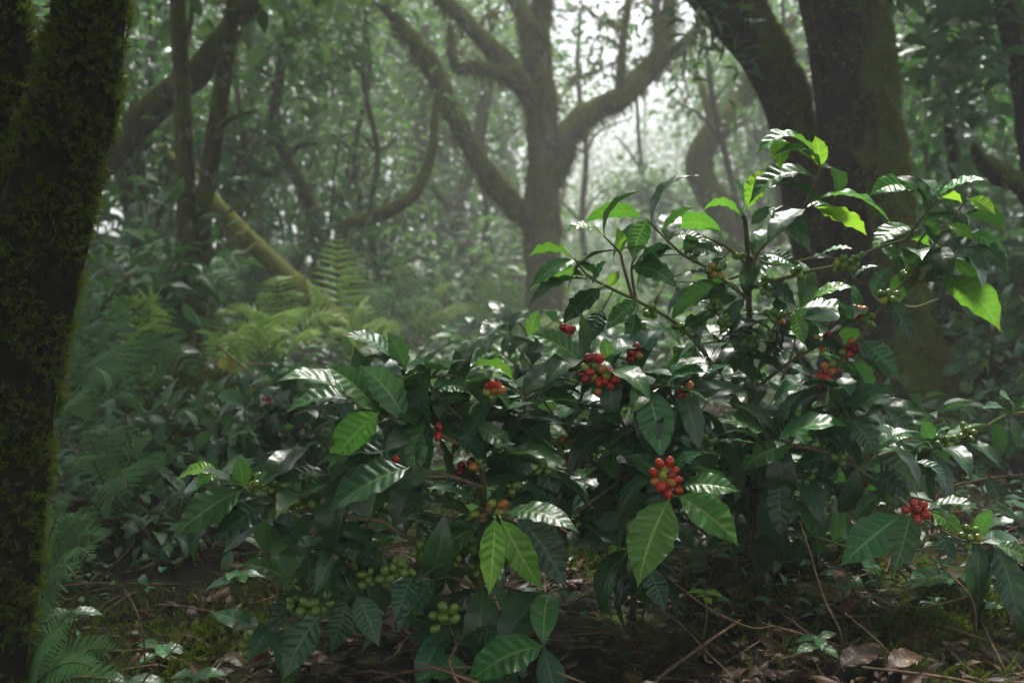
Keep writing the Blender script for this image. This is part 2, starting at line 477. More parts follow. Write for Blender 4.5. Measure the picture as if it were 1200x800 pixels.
M['litter'] = leaf_mat('dead_leaf', (0.048, 0.024, 0.009), (0.2, 0.13, 0.06), (0.22, 0.10, 0.03), 0.12, 0.5, detail=False, island=True, under=(0.055, 0.030, 0.014), var=0.7, spec=0.2)
M['litter1'] = leaf_mat('dead_leaf_tan', (0.060, 0.028, 0.009), (0.09, 0.05, 0.018), (0.14, 0.06, 0.02), 0.1, 0.42, under=(0.085, 0.048, 0.022), spots=0.8, spec=0.2)
M['litter2'] = leaf_mat('dead_leaf_olive', (0.075, 0.058, 0.014), (0.12, 0.095, 0.03), (0.22, 0.16, 0.04), 0.12, 0.42, under=(0.08, 0.06, 0.022), spots=0.9, spec=0.2)


# ------------------------------------------------------------------ ground
def soil_mat():
    m, nt, out = new_mat('forest_soil'); lk = nt.links.new
    tc = nd(nt, 'ShaderNodeTexCoord'); v = tc.outputs['Object']
    n1 = noise(nt, 9, 8, 0.7, v); n2 = noise(nt, 1.6, 5, 0.6, v); n3 = noise(nt, 45, 6, 0.7, v)
    c = mixc(nt, ramp(nt, n1, 0.35, 0.7), (0.004, 0.003, 0.0022), (0.018, 0.012, 0.007))
    c = mixc(nt, ramp(nt, n3, 0.55, 0.75), c, (0.032, 0.02, 0.011))
    mf = ramp(nt, mth(nt, 'ADD', n2, mth(nt, 'MULTIPLY', n3, 0.2)), 0.60, 0.74)
    c = mixc(nt, mf, c, mixc(nt, n3, (0.02, 0.032, 0.005), (0.06, 0.085, 0.012)))
    pb = nd(nt, 'ShaderNodeBsdfPrincipled'); lk(c, pb.inputs['Base Color']); pb.inputs['Roughness'].default_value = 0.8; pb.inputs['Specular IOR Level'].default_value = 0.12
    bp = nd(nt, 'ShaderNodeBump'); bp.inputs['Strength'].default_value = 1.0; bp.inputs['Distance'].default_value = 0.03
    lk(mth(nt, 'ADD', n1, mth(nt, 'MULTIPLY', n3, 0.5)), bp.inputs['Height']); lk(bp.outputs[0], pb.inputs['Normal'])
    lk(pb.outputs[0], out.inputs['Surface'])
    return m


def make_ground():
    n = 320
    u = np.linspace(-6.1, 6.1, n)
    xs = 1.3 * np.sinh(u); ys = 1.3 * np.sinh(u) + 2.5
    X, Y = np.meshgrid(xs, ys, indexing='ij')
    Z = gz(X, Y)
    V = np.stack([X, Y, Z], -1).reshape(-1, 3)
    i = np.arange(n - 1)[:, None] * n; j = np.arange(n - 1)[None]
    Fq = np.stack([i + j, i + n + j, i + n + j + 1, i + j + 1], -1).reshape(-1, 4)
    mb = MB(); mb.add(V, Fq)
    o = mb.build('ground', soil_mat()); o['kind'] = 'structure'


make_ground()

# ------------------------------------------------------------------ moss and trunks
def moss_template(seed=0, n=5):
    r = np.random.default_rng(seed)
    V = []; Fc = []
    for k in range(n):
        t = (k + 0.5) / n
        y = t; z = 0.25 * t * t
        for sgn in (-1, 1):
            l = 0.30 * (1 - 0.5 * t) * r.uniform(0.8, 1.2)
            a = np.array([0, y - 0.05, z]); b = np.array([sgn * l * 0.6, y + 0.10, z + 0.10 * r.uniform(0, 1)])
            c = np.array([sgn * l, y + 0.30, z + 0.05]); e = np.array([sgn * l * 0.15, y + 0.14, z])
            i0 = len(V); V += [a, b, c, e]; Fc.append([i0, i0 + 1, i0 + 2, i0 + 3])
    i0 = len(V); V += [np.array([-.04, -.1, 0]), np.array([.04, -.1, 0]), np.array([.03, 1.25, .35]), np.array([-.03, 1.25, .35])]
    Fc.append([i0, i0 + 1, i0 + 2, i0 + 3])
    V = np.array(V); return V, np.array(Fc), np.zeros((len(V), 2))


def tuft_template(seed=0, n=9):
    r = np.random.default_rng(seed); V = []; Fc = []
    for k in range(n):
        a = r.uniform(0, 6.28); tilt = r.uniform(0.1, 0.9)
        dv = np.array([math.cos(a) * tilt, math.sin(a) * tilt, 1.0]); dv /= np.linalg.norm(dv)
        sd = np.cross(dv, [0.3, 0.2, 1]); sd /= np.linalg.norm(sd) + 1e-6
        l = r.uniform(0.55, 1.25); w = 0.055
        i0 = len(V)
        V += [sd * -w * .6, sd * w * .6, dv * l * .6 + sd * w, dv * l, dv * l * .6 - sd * w]
        Fc.append([i0, i0 + 1, i0 + 2, i0 + 4]); Fc.append([i0 + 4, i0 + 2, i0 + 3, i0 + 3])
    V = np.array(V)
    q = np.array([f for f in Fc if f[2] != f[3]])
    # tips as quads folded to avoid triangles: duplicate vertex
    V2 = list(V); F2 = list(q)
    for f in Fc:
        if f[2] == f[3]:
            V2.append(V[f[2]] * 0.999 + 0.0005); F2.append([f[0], f[1], f[2], len(V2) - 1])
    return np.array(V2), np.array(F2), np.zeros((len(V2), 2))


MOSS = [moss_template(s) for s in range(3)]
TUFT = [tuft_template(s) for s in range(3)]


def moss_on(mb, C, R, T, count, size, r, droop=0.5, facing=None, patch=0.0, offs=1.02, hang=0.0, side=None, tmpl=None, rough=0.0):
    n = len(C)
    idx = r.uniform(0, n - 1.001, count); i = idx.astype(int); f = (idx - i)[:, None]
    c = C[i] * (1 - f) + C[i + 1] * f; rad = R[i] * (1 - f[:, 0]) + R[i + 1] * f[:, 0]; t = T[i]
    dirs = rand_dirs(count, r)
    out = nrm(dirs - t * np.sum(dirs * t, 1, keepdims=True))
    keep = np.ones(count, bool)
    if facing is not None:
        keep &= (out @ np.asarray(facing) > -0.35) | (r.uniform(size=count) < 0.25)
    if side is not None:
        keep &= r.uniform(size=count) < np.clip(0.45 + 0.65 * (out @ np.asarray(side)), 0.08, 1)
    p = c + out * rad[:, None] * offs
    if patch:
        q = p * 6.0 / max(size * 25, 0.3)
        pn = np.sin(q[:, 0] * 2.1 + 1) * np.sin(q[:, 2] * 1.6) + 0.7 * np.sin(q[:, 1] * 3.1 + q[:, 2] * 2.3) + 0.5 * np.sin(q[:, 2] * 5.1 + q[:, 0] * 4)
        keep &= pn > (patch - 0.5) * 2 + r.normal(0, 0.35, count)
    p = p[keep]; out = out[keep]; k = len(p)
    yv = out * 0.6 + np.array([0, 0, -droop]) + r.normal(0, 0.45, (k, 3))
    zv = out + r.normal(0, 0.3, (k, 3))
    s = size * r.uniform(0.55, 1.35, k)
    which = r.integers(0, 3, k)
    for w in range(3):
        s_ = which == w
        scatter(mb, (tmpl or MOSS)[w], p[s_], rotmats(yv[s_], zv[s_]), s[s_])


def pth(lst, base=None):
    """pixel path [(px,py,d,rad_px)] -> points, radii (metres)"""
    pts = []; rad = []
    for px, py, d, w in lst:
        pts.append(P(px, py, d)); rad.append(w * d / F / 2)
    return np.array(pts), np.array(rad)


def from_ground(lst, flare=1.35, d=None, px=None):
    """prepend a ground point under the first pixel-path point"""
    pts, rad = pth(lst)
    g = ground(lst[0][0] if px is None else px, lst[0][2] if d is None else d)
    g[2] -= 0.08
    return np.vstack([g, pts]), np.concatenate([[rad[0] * flare], rad])


def crown(mb, centers, n_each, spread, size, r, tmpls, droop=0.35, flat=0.6, mat=0, zb=-0.1):
    centers = np.asarray(centers, float)
    K = len(centers)
    N = K * n_each
    c = np.repeat(centers, n_each, 0)
    off = r.normal(size=(N, 3)) * spread; off[:, 2] *= flat
    p = c + off
    out = nrm(off + r.normal(0, 0.3, (N, 3)) * spread)
    yv = out + r.normal(0, 0.6, (N, 3)); yv[:, 2] = yv[:, 2] * .6 - droop * .5
    zv = np.tile([0, -.15, 1.0], (N, 1)) + r.normal(0, 0.5, (N, 3))
    s = size * r.uniform(0.6, 1.3, N)
    w = r.integers(0, len(tmpls), N)
    for k in range(len(tmpls)):
        q = w == k
        scatter(mb, tmpls[k], p[q], rotmats(yv[q], zv[q]), s[q], mat)


def blob_centers(n, c, rad, r, shell=0.35):
    d = rand_dirs(n, r); q = (shell + (1 - shell) * r.uniform(size=n) ** 0.5)[:, None]
    return np.asarray(c) + d * q * np.asarray(rad)


def make_tree(name, label, cat, trunks, bark, limbs=(), moss=None, crown_spec=None, group=None, sides=28, rough=0.05, seed=0, n_per=10, lump=6.0):
    """trunks/limbs: list of (pts, rads). crown_spec: list of (centers, n_each, spread, size, tmpls, mat)"""
    r = np.random.default_rng(seed + 100)
    base = trunks[0][0][0].copy()
    root = thing(name, base, label, cat, group)
    mossmb = MB(); mossmat = None
    for part, lst in (('trunk', trunks), ('limb', limbs)):
        for k, (pts, rads) in enumerate(lst):
            mb = MB()
            C, R, T = tube(mb, pts, rads, sides if part == 'trunk' else max(8, sides * 2 // 3), n=max(6, len(pts) * n_per), rough=rough, seed=seed * 17 + k + (50 if part == 'limb' else 0), lump=lump)
            mb.build(part, bark, root, world_origin=pts[0])
            if moss:
                area = np.sum(R[:-1] * np.linalg.norm(np.diff(C, axis=0), axis=1))
                cnt = int(moss['dens'] * area)
                moss_on(mossmb, C, R, T, cnt, moss['size'], r, moss.get('droop', .5), moss.get('facing', (0, -1, 0)), moss.get('patch', 0), side=moss.get('side'), tmpl=moss.get('tmpl'))
    if moss:
        o = mossmb.build('moss', moss['mat'], root, world_origin=base)
        if o:
            stuff(o)
    if crown_spec:
        cm = MB(); mats = []
        for (cent, ne, sp, sz, tm, mt) in crown_spec:
            if mt not in mats:
                mats.append(mt)
            crown(cm, cent, ne, sp, sz, r, tm, mat=mats.index(mt))
        o = cm.build('crown', mats, root, world_origin=base)
    return root


def twigs_to(limbs, centers, start, r, rad=0.012, k=None):
    """thin branches from a limb point towards crown clumps"""
    cs = centers if k is None else centers[r.permutation(len(centers))[:k]]
    for c in cs:
        s = start[r.integers(0, len(start))]
        mid = (s + c) / 2 + r.normal(0, 0.12, 3) * np.linalg.norm(c - s)
        limbs.append((np.array([s, mid, c]), np.array([rad * 1.6, rad, rad * 0.35])))


R0 = np.random.default_rng(21)
CAMDIR = np.array([0, -1.0, 0])

# --- foreground dark mossy tree at the left edge
t1, r1 = pth([(-14, 800, 1.46, 84), (-4, 700, 1.47, 86), (4, 600, 1.48, 89), (11, 500, 1.5, 95), (22, 400, 1.5, 102), (43, 300, 1.5, 99), (64, 200, 1.5, 98), (92, 100, 1.5, 90), (108, 0, 1.5, 78), (128, -150, 1.5, 72), (150, -420, 1.55, 62)])
g = ground(-10, 1.45); g[2] -= .05
t1 = np.vstack([g, t1]); r1 = np.concatenate([[r1[0] * 1.3], r1])
t1b, r1b = pth([(26, 300, 1.52, 60), (16, 190, 1.53, 56), (10, 90, 1.54, 56), (0, -20, 1.55, 54), (-30, -250, 1.6, 46)])
cc = np.vstack([blob_centers(44, (-2.2, 0.9, 3.2), (1.7, 1.9, 0.6), R0), blob_centers(30, (-1.3, 5.0, 3.7), (1.5, 1.5, 0.4), R0, .1)])  # unseen crown, clumps placed to shade the foreground and left midground
make_tree('mossy_tree', 'dark forked tree shaggy with moss at the left edge of the clearing', 'tree', [(t1, r1)], M['bark_dark'], [(t1b, r1b)],
          moss=dict(dens=110000, size=0.0135, mat=M['moss'], droop=0.35, facing=(0.25, -1, 0), patch=0.30, tmpl=TUFT), crown_spec=[(cc, 64, 0.33, 0.2, LT_FAR, M['canopy'])], seed=1, sides=56, rough=0.045, n_per=12)

# --- big twin-trunk mossy tree behind the coffee on the right
t7, r7 = pth([(1036, 470, 4.7, 178), (1032, 400, 4.75, 122), (1020, 300, 4.8, 103), (1011, 200, 4.8, 96), (1001, 100, 4.8, 91), (989, 0, 4.8, 95), (975, -160, 4.85, 110), (950, -420, 4.9, 100)])
g = ground(1040, 4.7); g[2] -= .1
t7 = np.vstack([g, t7]); r7 = np.concatenate([[0.5], r7])
t6, r6 = pth([(985, 400, 4.95, 70), (962, 300, 5.0, 62), (944, 220, 5.05, 57), (929, 150, 5.05, 54), (913, 98, 5.1, 54), (882, 43, 5.15, 60), (850, 0, 5.2, 68), (803, -60, 5.3, 66), (745, -170, 5.4, 54)])
root7, rr7 = pth([(1062, 430, 4.6, 60), (1092, 470, 4.55, 52), (1120, 505, 4.5, 30)])
cc = np.vstack([np.vstack([blob_centers(16, (3.0, 4.4, 3.6), (1.3, 1.9, 0.6), R0), blob_centers(17, (0.4, 1.6, 3.5), (1.9, 1.8, 0.4), R0, .1)]), blob_centers(16, (3.4, 4.8, 3.8), (1.3, 1.5, 0.8), R0), blob_centers(17, (2.0, 5.9, 3.9), (1.3, 1.0, .4), R0, .1)])  # unseen crown clumps, added over camera, coffee and right undergrowth for shade
make_tree('twin_trunk_tree', 'massive mossy tree with a leaning second trunk standing behind the coffee', 'tree', [(t7, r7), (t6, r6)], M['bark_mossy'], [(root7, rr7)],
          moss=dict(dens=34000, size=0.024, mat=M['moss_ol'], droop=0.6, patch=0.50, side=(0.9, -0.1, 0.35), tmpl=TUFT), crown_spec=[(cc, 64, 0.34, 0.2, LT_FAR, M['canopy']), (np.array([P(832, 40, 5.0), P(846, 78, 5.0), P(818, 20, 5.0)]), 26, .10, .11, LT_NARROW, M['bgleaf'])], seed=2, sides=64, rough=0.04, n_per=14)

# --- central tree in the mist
t5, r5 = pth([(640, 400, 10, 50), (638, 330, 10, 44), (636, 260, 10, 42), (637, 190, 10, 38), (634, 120, 10, 34), (628, 60, 10, 30), (618, 25, 10, 22), (600, -10, 10, 20), (585, -70, 10, 18)])
g = ground(642, 10); g[2] -= .1
t5 = np.vstack([g, t5]); r5 = np.concatenate([[0.34], r5])
l5 = [pth(x) for x in (
    [(632, 268, 10, 28), (600, 238, 9.8, 27), (572, 205, 9.6, 25), (545, 160, 9.5, 24), (522, 115, 9.4, 22), (500, 70, 9.3, 21), (470, 30, 9.2, 18), (440, -10, 9.2, 16), (400, -60, 9.2, 12)],
    [(634, 135, 10, 26), (615, 105, 9.9, 25), (590, 72, 9.9, 24), (562, 42, 9.8, 22), (535, 15, 9.7, 19), (508, -12, 9.7, 17), (470, -60, 9.6, 13)],
    [(606, 100, 9.9, 18), (582, 85, 9.7, 18), (556, 79, 9.6, 16), (536, 80, 9.5, 13), (530, 62, 9.5, 9), (528, 30, 9.5, 7)],
    [(629, 65, 10, 28), (634, 20, 10.1, 25), (640, -30, 10.1, 22), (655, -110, 10.2, 16)],
    [(642, 215, 10, 34), (655, 185, 10, 32), (672, 150, 10, 30), (700, 128, 10.1, 28), (730, 113, 10.1, 26), (758, 85, 10.2, 25), (775, 62, 10.2, 22), (782, 20, 10.3, 17), (790, -40, 10.3, 14), (800, -120, 10.3, 10)],
    [(773, 66, 10.2, 18), (792, 60, 10.2, 16), (812, 40, 10.2, 13), (830, 10, 10.2, 10), (850, -40, 10.2, 8)],
    [(725, 112, 10.1, 11), (728, 75, 10.1, 10), (732, 35, 10.1, 9), (740, -20, 10.1, 7)],
    [(775, 62, 10.2, 12), (770, 30, 10.2, 11), (768, -20, 10.2, 9)],
)]
cc = np.vstack([blob_centers(14, P(470, -130, 9.5), (1.8, 1.6, 0.7), R0), blob_centers(7, P(820, -150, 10.5), (1.0, 1.3, 0.6), R0), blob_centers(5, P(640, -170, 10.5), (.8, 1.2, 0.4), R0)])
cc2 = np.vstack([blob_centers(7, P(425, 0, 9.3), (0.35, 0.3, 0.22), R0), blob_centers(5, P(330, -20, 9.3), (.5, 0.4, 0.25), R0)])
SPR = np.array([P(a, b_, c) for a, b_, c in ((700, 22, 10.6), (738, 48, 10.9), (690, 66, 11.2), (802, 96, 10.8), (762, 4, 10.6), (716, 90, 11), (822, 60, 10.6), (670, 8, 10.5), (790, 30, 10.5), (752, 80, 11.3), (560, 60, 10.5), (585, 20, 10.4), (660, 100, 11))])
for c in SPR:
    best = min((q for l in l5 for q in l[0]), key=lambda q: np.linalg.norm(q - c))
    l5.append((np.array([best, (best + c) / 2 + R0.normal(0, .06, 3) + [0, 0, .05], c]), np.array([.02, .013, .005])))
    for _ in range(3):
        e = c + R0.normal(0, .2, 3)
        l5.append((np.array([(best + c) / 2 + [0, 0, .04], (c + e) / 2 + R0.normal(0, .04, 3), e]), np.array([.009, .006, .003])))
make_tree('spreading_tree', 'olive mossy tree with wide spreading limbs in the middle of the mist', 'tree', [(t5, r5)], M['bark_olive'], l5,
          moss=dict(dens=7000, size=0.058, mat=M['moss_ol'], droop=1.1, patch=0.35), crown_spec=[(cc, 50, 0.4, 0.17, LT_FAR, M['canopy']), (cc2, 50, 0.16, 0.13, LT_NARROW, M['bgleaf2']), (SPR, 44, 0.24, 0.105, LT_BG, M['bgleaf'])], seed=3, sides=36, rough=0.075, n_per=14)

# --- slim pair of trunks at left
def slim(name, label, lst, bark, seed, crownc=None, group=None, moss=None, limbs=(), flare=1.3, sides=14, rough=0.06, cspec=None):
    tr = from_ground(lst, flare)
    lb = [pth(x) for x in limbs]
    return make_tree(name, label, 'tree', [tr], bark, lb, moss=moss, crown_spec=cspec, group=group, seed=seed, sides=sides, rough=rough)


mslim = dict(dens=5000, size=0.02, mat=M['moss_ol'], droop=0.7, patch=0.45)
cc = blob_centers(8, P(215, -120, 5.6), (0.9, 1.0, 0.4), R0)
slim('slim_tree', 'straight slim spotted trunk just left of its crooked neighbour among the ferns', [(216, 470, 5.5, 30), (217, 380, 5.5, 25), (219, 300, 5.5, 23), (217, 200, 5.5, 22), (213, 100, 5.55, 20), (208, 0, 5.6, 18), (204, -120, 5.7, 16)], M['bark_lichen'], 4, moss=mslim, cspec=[(cc, 50, .35, .16, LT_FAR, M['canopy'])])
slim('slim_tree', 'crooked slim trunk with moss collar just right of the straight slim trunk', [(230, 465, 5.6, 26), (232, 380, 5.6, 22), (236, 300, 5.55, 21), (240, 240, 5.5, 20), (250, 170, 5.5, 21), (262, 90, 5.5, 19), (272, 20, 5.5, 18), (285, -60, 5.5, 16), (300, -140, 5.5, 14)], M['bark_lichen'], 5, moss=mslim,
     limbs=[[(249, 168, 5.5, 10), (262, 145, 5.4, 8), (280, 135, 5.3, 5), (300, 130, 5.2, 3)]], cspec=[(blob_centers(6, P(300, -130, 5.6), (0.8, 1.0, 0.3), R0), 50, .35, .16, LT_FAR, M['canopy'])])
cc = blob_centers(8, P(330, -110, 6.8), (1.0, 1.0, 0.4), R0)
slim('leaning_tree', 'thick lichen patched trunk leaning right behind the dark foreground tree', [(62, 250, 6.6, 40), (118, 196, 6.6, 36), (150, 158, 6.6, 34), (190, 118, 6.6, 32), (232, 84, 6.6, 32), (262, 45, 6.6, 30), (295, 0, 6.6, 27), (330, -60, 6.7, 22)], M['bark_lichen'], 6, sides=20,
     moss=dict(dens=3500, size=0.03, mat=M['moss_ol'], droop=0.7, patch=0.5), cspec=[(cc, 55, .4, .17, LT_FAR, M['canopy'])],
     limbs=[[(215, 100, 6.6, 12), (214, 70, 6.5, 9), (222, 30, 6.5, 7), (228, -10, 6.5, 5)]])
# fallen mossy trunk
gl = ground(372, 7.6); gl[2] += 0.05
pts, rad = pth([(175, 166, 7.60, 13), (215, 200, 7.40, 17), (252, 238, 7.20, 19), (290, 278, 7.00, 21), (330, 318, 6.80, 24), (360, 345, 6.65, 26), (402, 384, 6.4, 28), (452, 432, 6.15, 30), (480, 462, 6.0, 30)])
make_tree('fallen_tree', 'mossy fallen trunk sloping down to the right behind the slim pair', 'fallen tree', [(np.vstack([pts[::-1]]), rad[::-1])], M['bark_olive'],
          [pth(x) for x in ([(252, 262, 7.00, 5), (272, 245, 6.90, 4), (300, 236, 6.90, 3)], [(240, 310, 6.70, 4), (275, 278, 6.80, 5), (288, 272, 6.90, 5)], [(300, 285, 6.80, 4), (280, 300, 6.60, 3), (262, 306, 6.50, 2)], [(284, 272, 6.90, 5), (276, 290, 6.80, 4), (272, 310, 6.70, 3)])],
          moss=dict(dens=3200, size=0.035, mat=M['moss_ol'], droop=0.7, patch=0.4), seed=7, sides=16)
# thin crooked tree (320, 0..250)
cc = np.vstack([blob_centers(14, P(345, 30, 9.2), (0.7, 0.6, 0.5), R0), blob_centers(7, P(300, -70, 9.2), (1.0, .9, .5), R0)])
slim('crooked_tree', 'thin crooked tree with forking twigs behind the fallen trunk', [(372, 270, 9.2, 15), (352, 215, 9.2, 14), (332, 180, 9.2, 13), (322, 140, 9.2, 13), (326, 100, 9.2, 12), (332, 60, 9.2, 11), (338, 20, 9.2, 9), (345, -30, 9.2, 7)], M['bark_plain'], 8, sides=10,
     limbs=[[(327, 105, 9.2, 8), (310, 85, 9.1, 6), (290, 72, 9.1, 5)], [(333, 58, 9.2, 7), (350, 40, 9.1, 6), (372, 28, 9.1, 4)], [(330, 190, 9.2, 11), (318, 205, 9.2, 10), (290, 190, 9.2, 8), (262, 165, 9.3, 6)], [(333, 190, 9.2, 8), (350, 172, 9.1, 7), (372, 168, 9.0, 4)], [(336, 30, 9.2, 6), (330, 8, 9.2, 5), (325, -20, 9.2, 4)]],
     cspec=[(cc, 60, .3, .12, LT_BG, M['bgleaf2'])])
# curved mossy bough at (430,255)-(510,150)
cc = blob_centers(3, P(516, 112, 8.5), (0.15, 0.2, 0.12), R0)
slim('curved_tree', 'slim mossy stem curving up beneath the left limb of the central tree', [(400, 275, 8.4, 13), (430, 258, 8.4, 15), (462, 244, 8.3, 16), (486, 226, 8.3, 14), (500, 200, 8.3, 12), (507, 170, 8.3, 11), (510, 135, 8.3, 10), (518, 90, 8.3, 8)], M['bark_olive'], 9, sides=12,
     moss=dict(dens=2600, size=0.04, mat=M['moss_ol'], droop=0.8, patch=0.25), cspec=[(cc, 18, .14, .10, LT_BG, M['bgleaf2'])])
# dark trunk behind
cc = blob_centers(12, P(490, 40, 15.5), (1.2, 1.3, 1.0), R0)
slim('misty_tree', 'straight faint trunk left of the central tree deep in the mist', [(472, 330, 15, 26), (478, 280, 15, 22), (488, 220, 15, 20), (492, 160, 15, 18), (496, 100, 15, 16), (498, 30, 15, 13)], M['bark_plain'], 10, sides=12,
     limbs=[[(490, 200, 15, 9), (512, 170, 15, 7), (530, 140, 15, 5)]], cspec=[(cc, 80, .45, .17, LT_FAR, M['bgleaf2'])])
slim('misty_tree', 'leaning faint trunk close to the left foot of the central tree', [(560, 330, 13.5, 26), (545, 290, 13.5, 22), (535, 250, 13.6, 17), (548, 205, 13.8, 14), (560, 160, 14, 12), (566, 100, 14, 9)], M['bark_plain'], 11, sides=12,
     limbs=[[(536, 255, 13.6, 10), (515, 230, 13.6, 8), (500, 215, 13.6, 6)]], cspec=[(blob_centers(14, P(575, 90, 14.4), (.7, 1.0, .9), R0), 70, .4, .15, LT_FAR, M['bgleaf2'])])
# curvy mossy trunk right of centre
slim('gnarled_tree', 'gnarled s shaped mossy trunk in the mist left of the twin trunks', [(858, 300, 12, 36), (848, 255, 12, 34), (828, 222, 12, 33), (818, 192, 12, 31), (830, 165, 12, 30), (852, 140, 12, 27), (868, 115, 12.1, 24), (882, 88, 12.1, 20), (900, 60, 12.2, 16), (930, 20, 12.2, 12)], M['bark_olive'], 12, sides=18, rough=0.06,
     moss=dict(dens=2600, size=0.05, mat=M['moss_ol'], droop=0.6, patch=0.3), limbs=[[(836, 158, 12, 13), (828, 120, 12.1, 10), (815, 85, 12.2, 8), (806, 40, 12.3, 5)]],
     cspec=[(blob_centers(10, P(860, 60, 12.5), (.7, .7, .5), R0), 55, .3, .13, LT_BG, M['bgleaf2'])])
slim('pole_tree', 'thin bare pole crossing in front of the gnarled s shaped trunk', [(872, 290, 11, 9), (862, 235, 11, 8), (848, 170, 11, 8), (836, 120, 11, 7), (830, 70, 11, 6), (818, 10, 11, 5)], M['bark_plain'], 13, sides=8,
     limbs=[[(846, 165, 11, 5), (820, 135, 11, 4), (792, 120, 11, 2)], [(836, 120, 11, 4), (856, 95, 11, 3), (872, 85, 11, 2)]], cspec=[(blob_centers(9, P(830, 70, 11.2), (.5, .5, .45), R0), 26, .25, .12, LT_NARROW, M['bgleaf2'])])
slim('pole_tree', 'thin misty pole with a round tuft of leaves right of the central tree', [(768, 330, 16, 8), (766, 270, 16, 7), (760, 230, 16, 6), (752, 200, 16, 6), (748, 150, 16, 5), (745, 90, 16, 4)], M['bark_plain'], 14, sides=8,
     limbs=[[(752, 200, 16, 5), (735, 175, 16, 3), (722, 160, 16, 2)]], cspec=[(blob_centers(22, P(760, 226, 16), (.62, .6, .42), R0, .1), 46, .2, .13, LT_FAR, M['bgleaf2'])])
for k, (px, d, hh, ln) in enumerate(((158, 7.4, 3.0, 12), (292, 8.8, 2.6, -10), (410, 10.4, 3.0, 14), (448, 9.6, 2.2, -14), (560, 12.2, 2.8, 10), (690, 13.5, 2.6, -8), (905, 11.0, 3.2, 10), (1080, 7.8, 2.6, 14))):
    ypx = 340 - (hh - .6) / d * F
    lst = [(px, 345, d, 9), (px + ln, 260, d, 8), (px + ln * .4, 180, d, 7), (px + ln * 1.6, 90, d, 6), (px + ln * 1.2, min(0, ypx), d, 4)]
    lb = []
    for q in range(5):
        t0 = lst[1 + q % 3]; sg = (-1, 1)[q % 2]
        lb.append([(t0[0], t0[1], d, 4), (t0[0] + sg * R0.uniform(12, 24), t0[1] - R0.uniform(10, 26), d - .1, 3), (t0[0] + sg * R0.uniform(28, 55), t0[1] - R0.uniform(16, 50), d - .2, 1.5)])
    cs_ = np.array([P(x_[2][0], x_[2][1], x_[2][2]) for x_ in lb])
    slim('sapling', 'thin sapling with sparse side twigs in the misty undergrowth', lst, M['bark_plain'], 500 + k, limbs=lb, sides=7, group='thin saplings in the misty undergrowth', cspec=[(cs_, 22, .16, .11, LT_BG, M['bgleaf2'])])
# right background
slim('leaning_tree', 'pale misty trunk leaning right beside the twin trunks', [(1046, 250, 13, 22), (1062, 190, 13, 21), (1078, 120, 13, 20), (1096, 60, 13, 18), (1118, 0, 13, 16), (1140, -60, 13, 13)], M['bark_plain'], 15, sides=12,
     limbs=[[(1085, 95, 13, 12), (1060, 65, 13.1, 9), (1048, 50, 13.1, 7)], [(1105, 35, 13, 10), (1080, 15, 13.1, 7), (1060, 10, 13.1, 5)], [(1092, 75, 13, 8), (1120, 50, 13, 6), (1150, 40, 13, 4)]], cspec=[(blob_centers(22, P(1110, 20, 13.4), (1.1, 1.0, .8), R0), 60, .35, .15, LT_FAR, M['bgleaf2'])])
slim('branching_tree', 'dark leafy tree leaning in from the right edge', [(1235, 330, 5.6, 44), (1222, 240, 5.6, 40), (1206, 120, 5.6, 34), (1192, 60, 5.6, 28), (1178, 0, 5.6, 24), (1160, -90, 5.7, 20)], M['bark_mossy'], 16, sides=20,
     moss=dict(dens=3500, size=0.03, mat=M['moss_ol'], droop=0.7, patch=0.5),
     limbs=[[(1222, 250, 5.6, 26), (1195, 215, 5.4, 24), (1172, 205, 5.3, 26), (1152, 190, 5.2, 20), (1140, 170, 5.2, 9)]],
     cspec=[(blob_centers(16, P(1130, 40, 6.0), (.55, .6, .5), R0), 34, .22, .17, LT_BG, M['bigleaf']), (blob_centers(14, P(1200, -140, 5.6), (.9, .9, .4), R0), 50, .35, .18, LT_FAR, M['canopy'])])
slim('pole_tree', 'thin dark trunk standing behind the leaf edge right of the twin trunks', [(1122, 420, 6.6, 22), (1122, 360, 6.6, 20), (1126, 280, 6.7, 18), (1120, 200, 6.8, 16), (1112, 120, 6.8, 13), (1120, 60, 6.8, 10)], M['bark_mossy'], 17, sides=12,
     moss=dict(dens=3000, size=0.03, mat=M['moss_ol'], droop=0.7, patch=0.5), cspec=[(blob_centers(12, P(1120, 90, 7.0), (.5, .6, .6), R0), 36, .25, .16, LT_BG, M['bigleaf'])])
# fallen limbs on the right
for lab, lst in (('mossy fallen limb rising to the right behind the coffee', [(1030, 470, 5.2, 16), (1090, 415, 5.1, 15), (1130, 385, 5.0, 14), (1170, 362, 5.0, 13), (1240, 335, 5.0, 11)]),
                 ('dark fallen limb low at the right edge below the mossy one', [(1120, 480, 4.5, 20), (1160, 440, 4.4, 18), (1200, 405, 4.4, 17), (1250, 380, 4.4, 14)])):
    pts, rad = pth(lst)
    g = ground(lst[0][0] - 40, lst[0][2] + .1)
    pts = np.vstack([g, pts]); rad = np.concatenate([[rad[0]], rad])
    make_tree('fallen_limb', lab, 'fallen branch', [(pts, rad)], M['bark_mossy'], moss=dict(dens=4000, size=0.028, mat=M['moss_ol'], droop=0.5, patch=0.5), seed=30 + len(lab), sides=14)

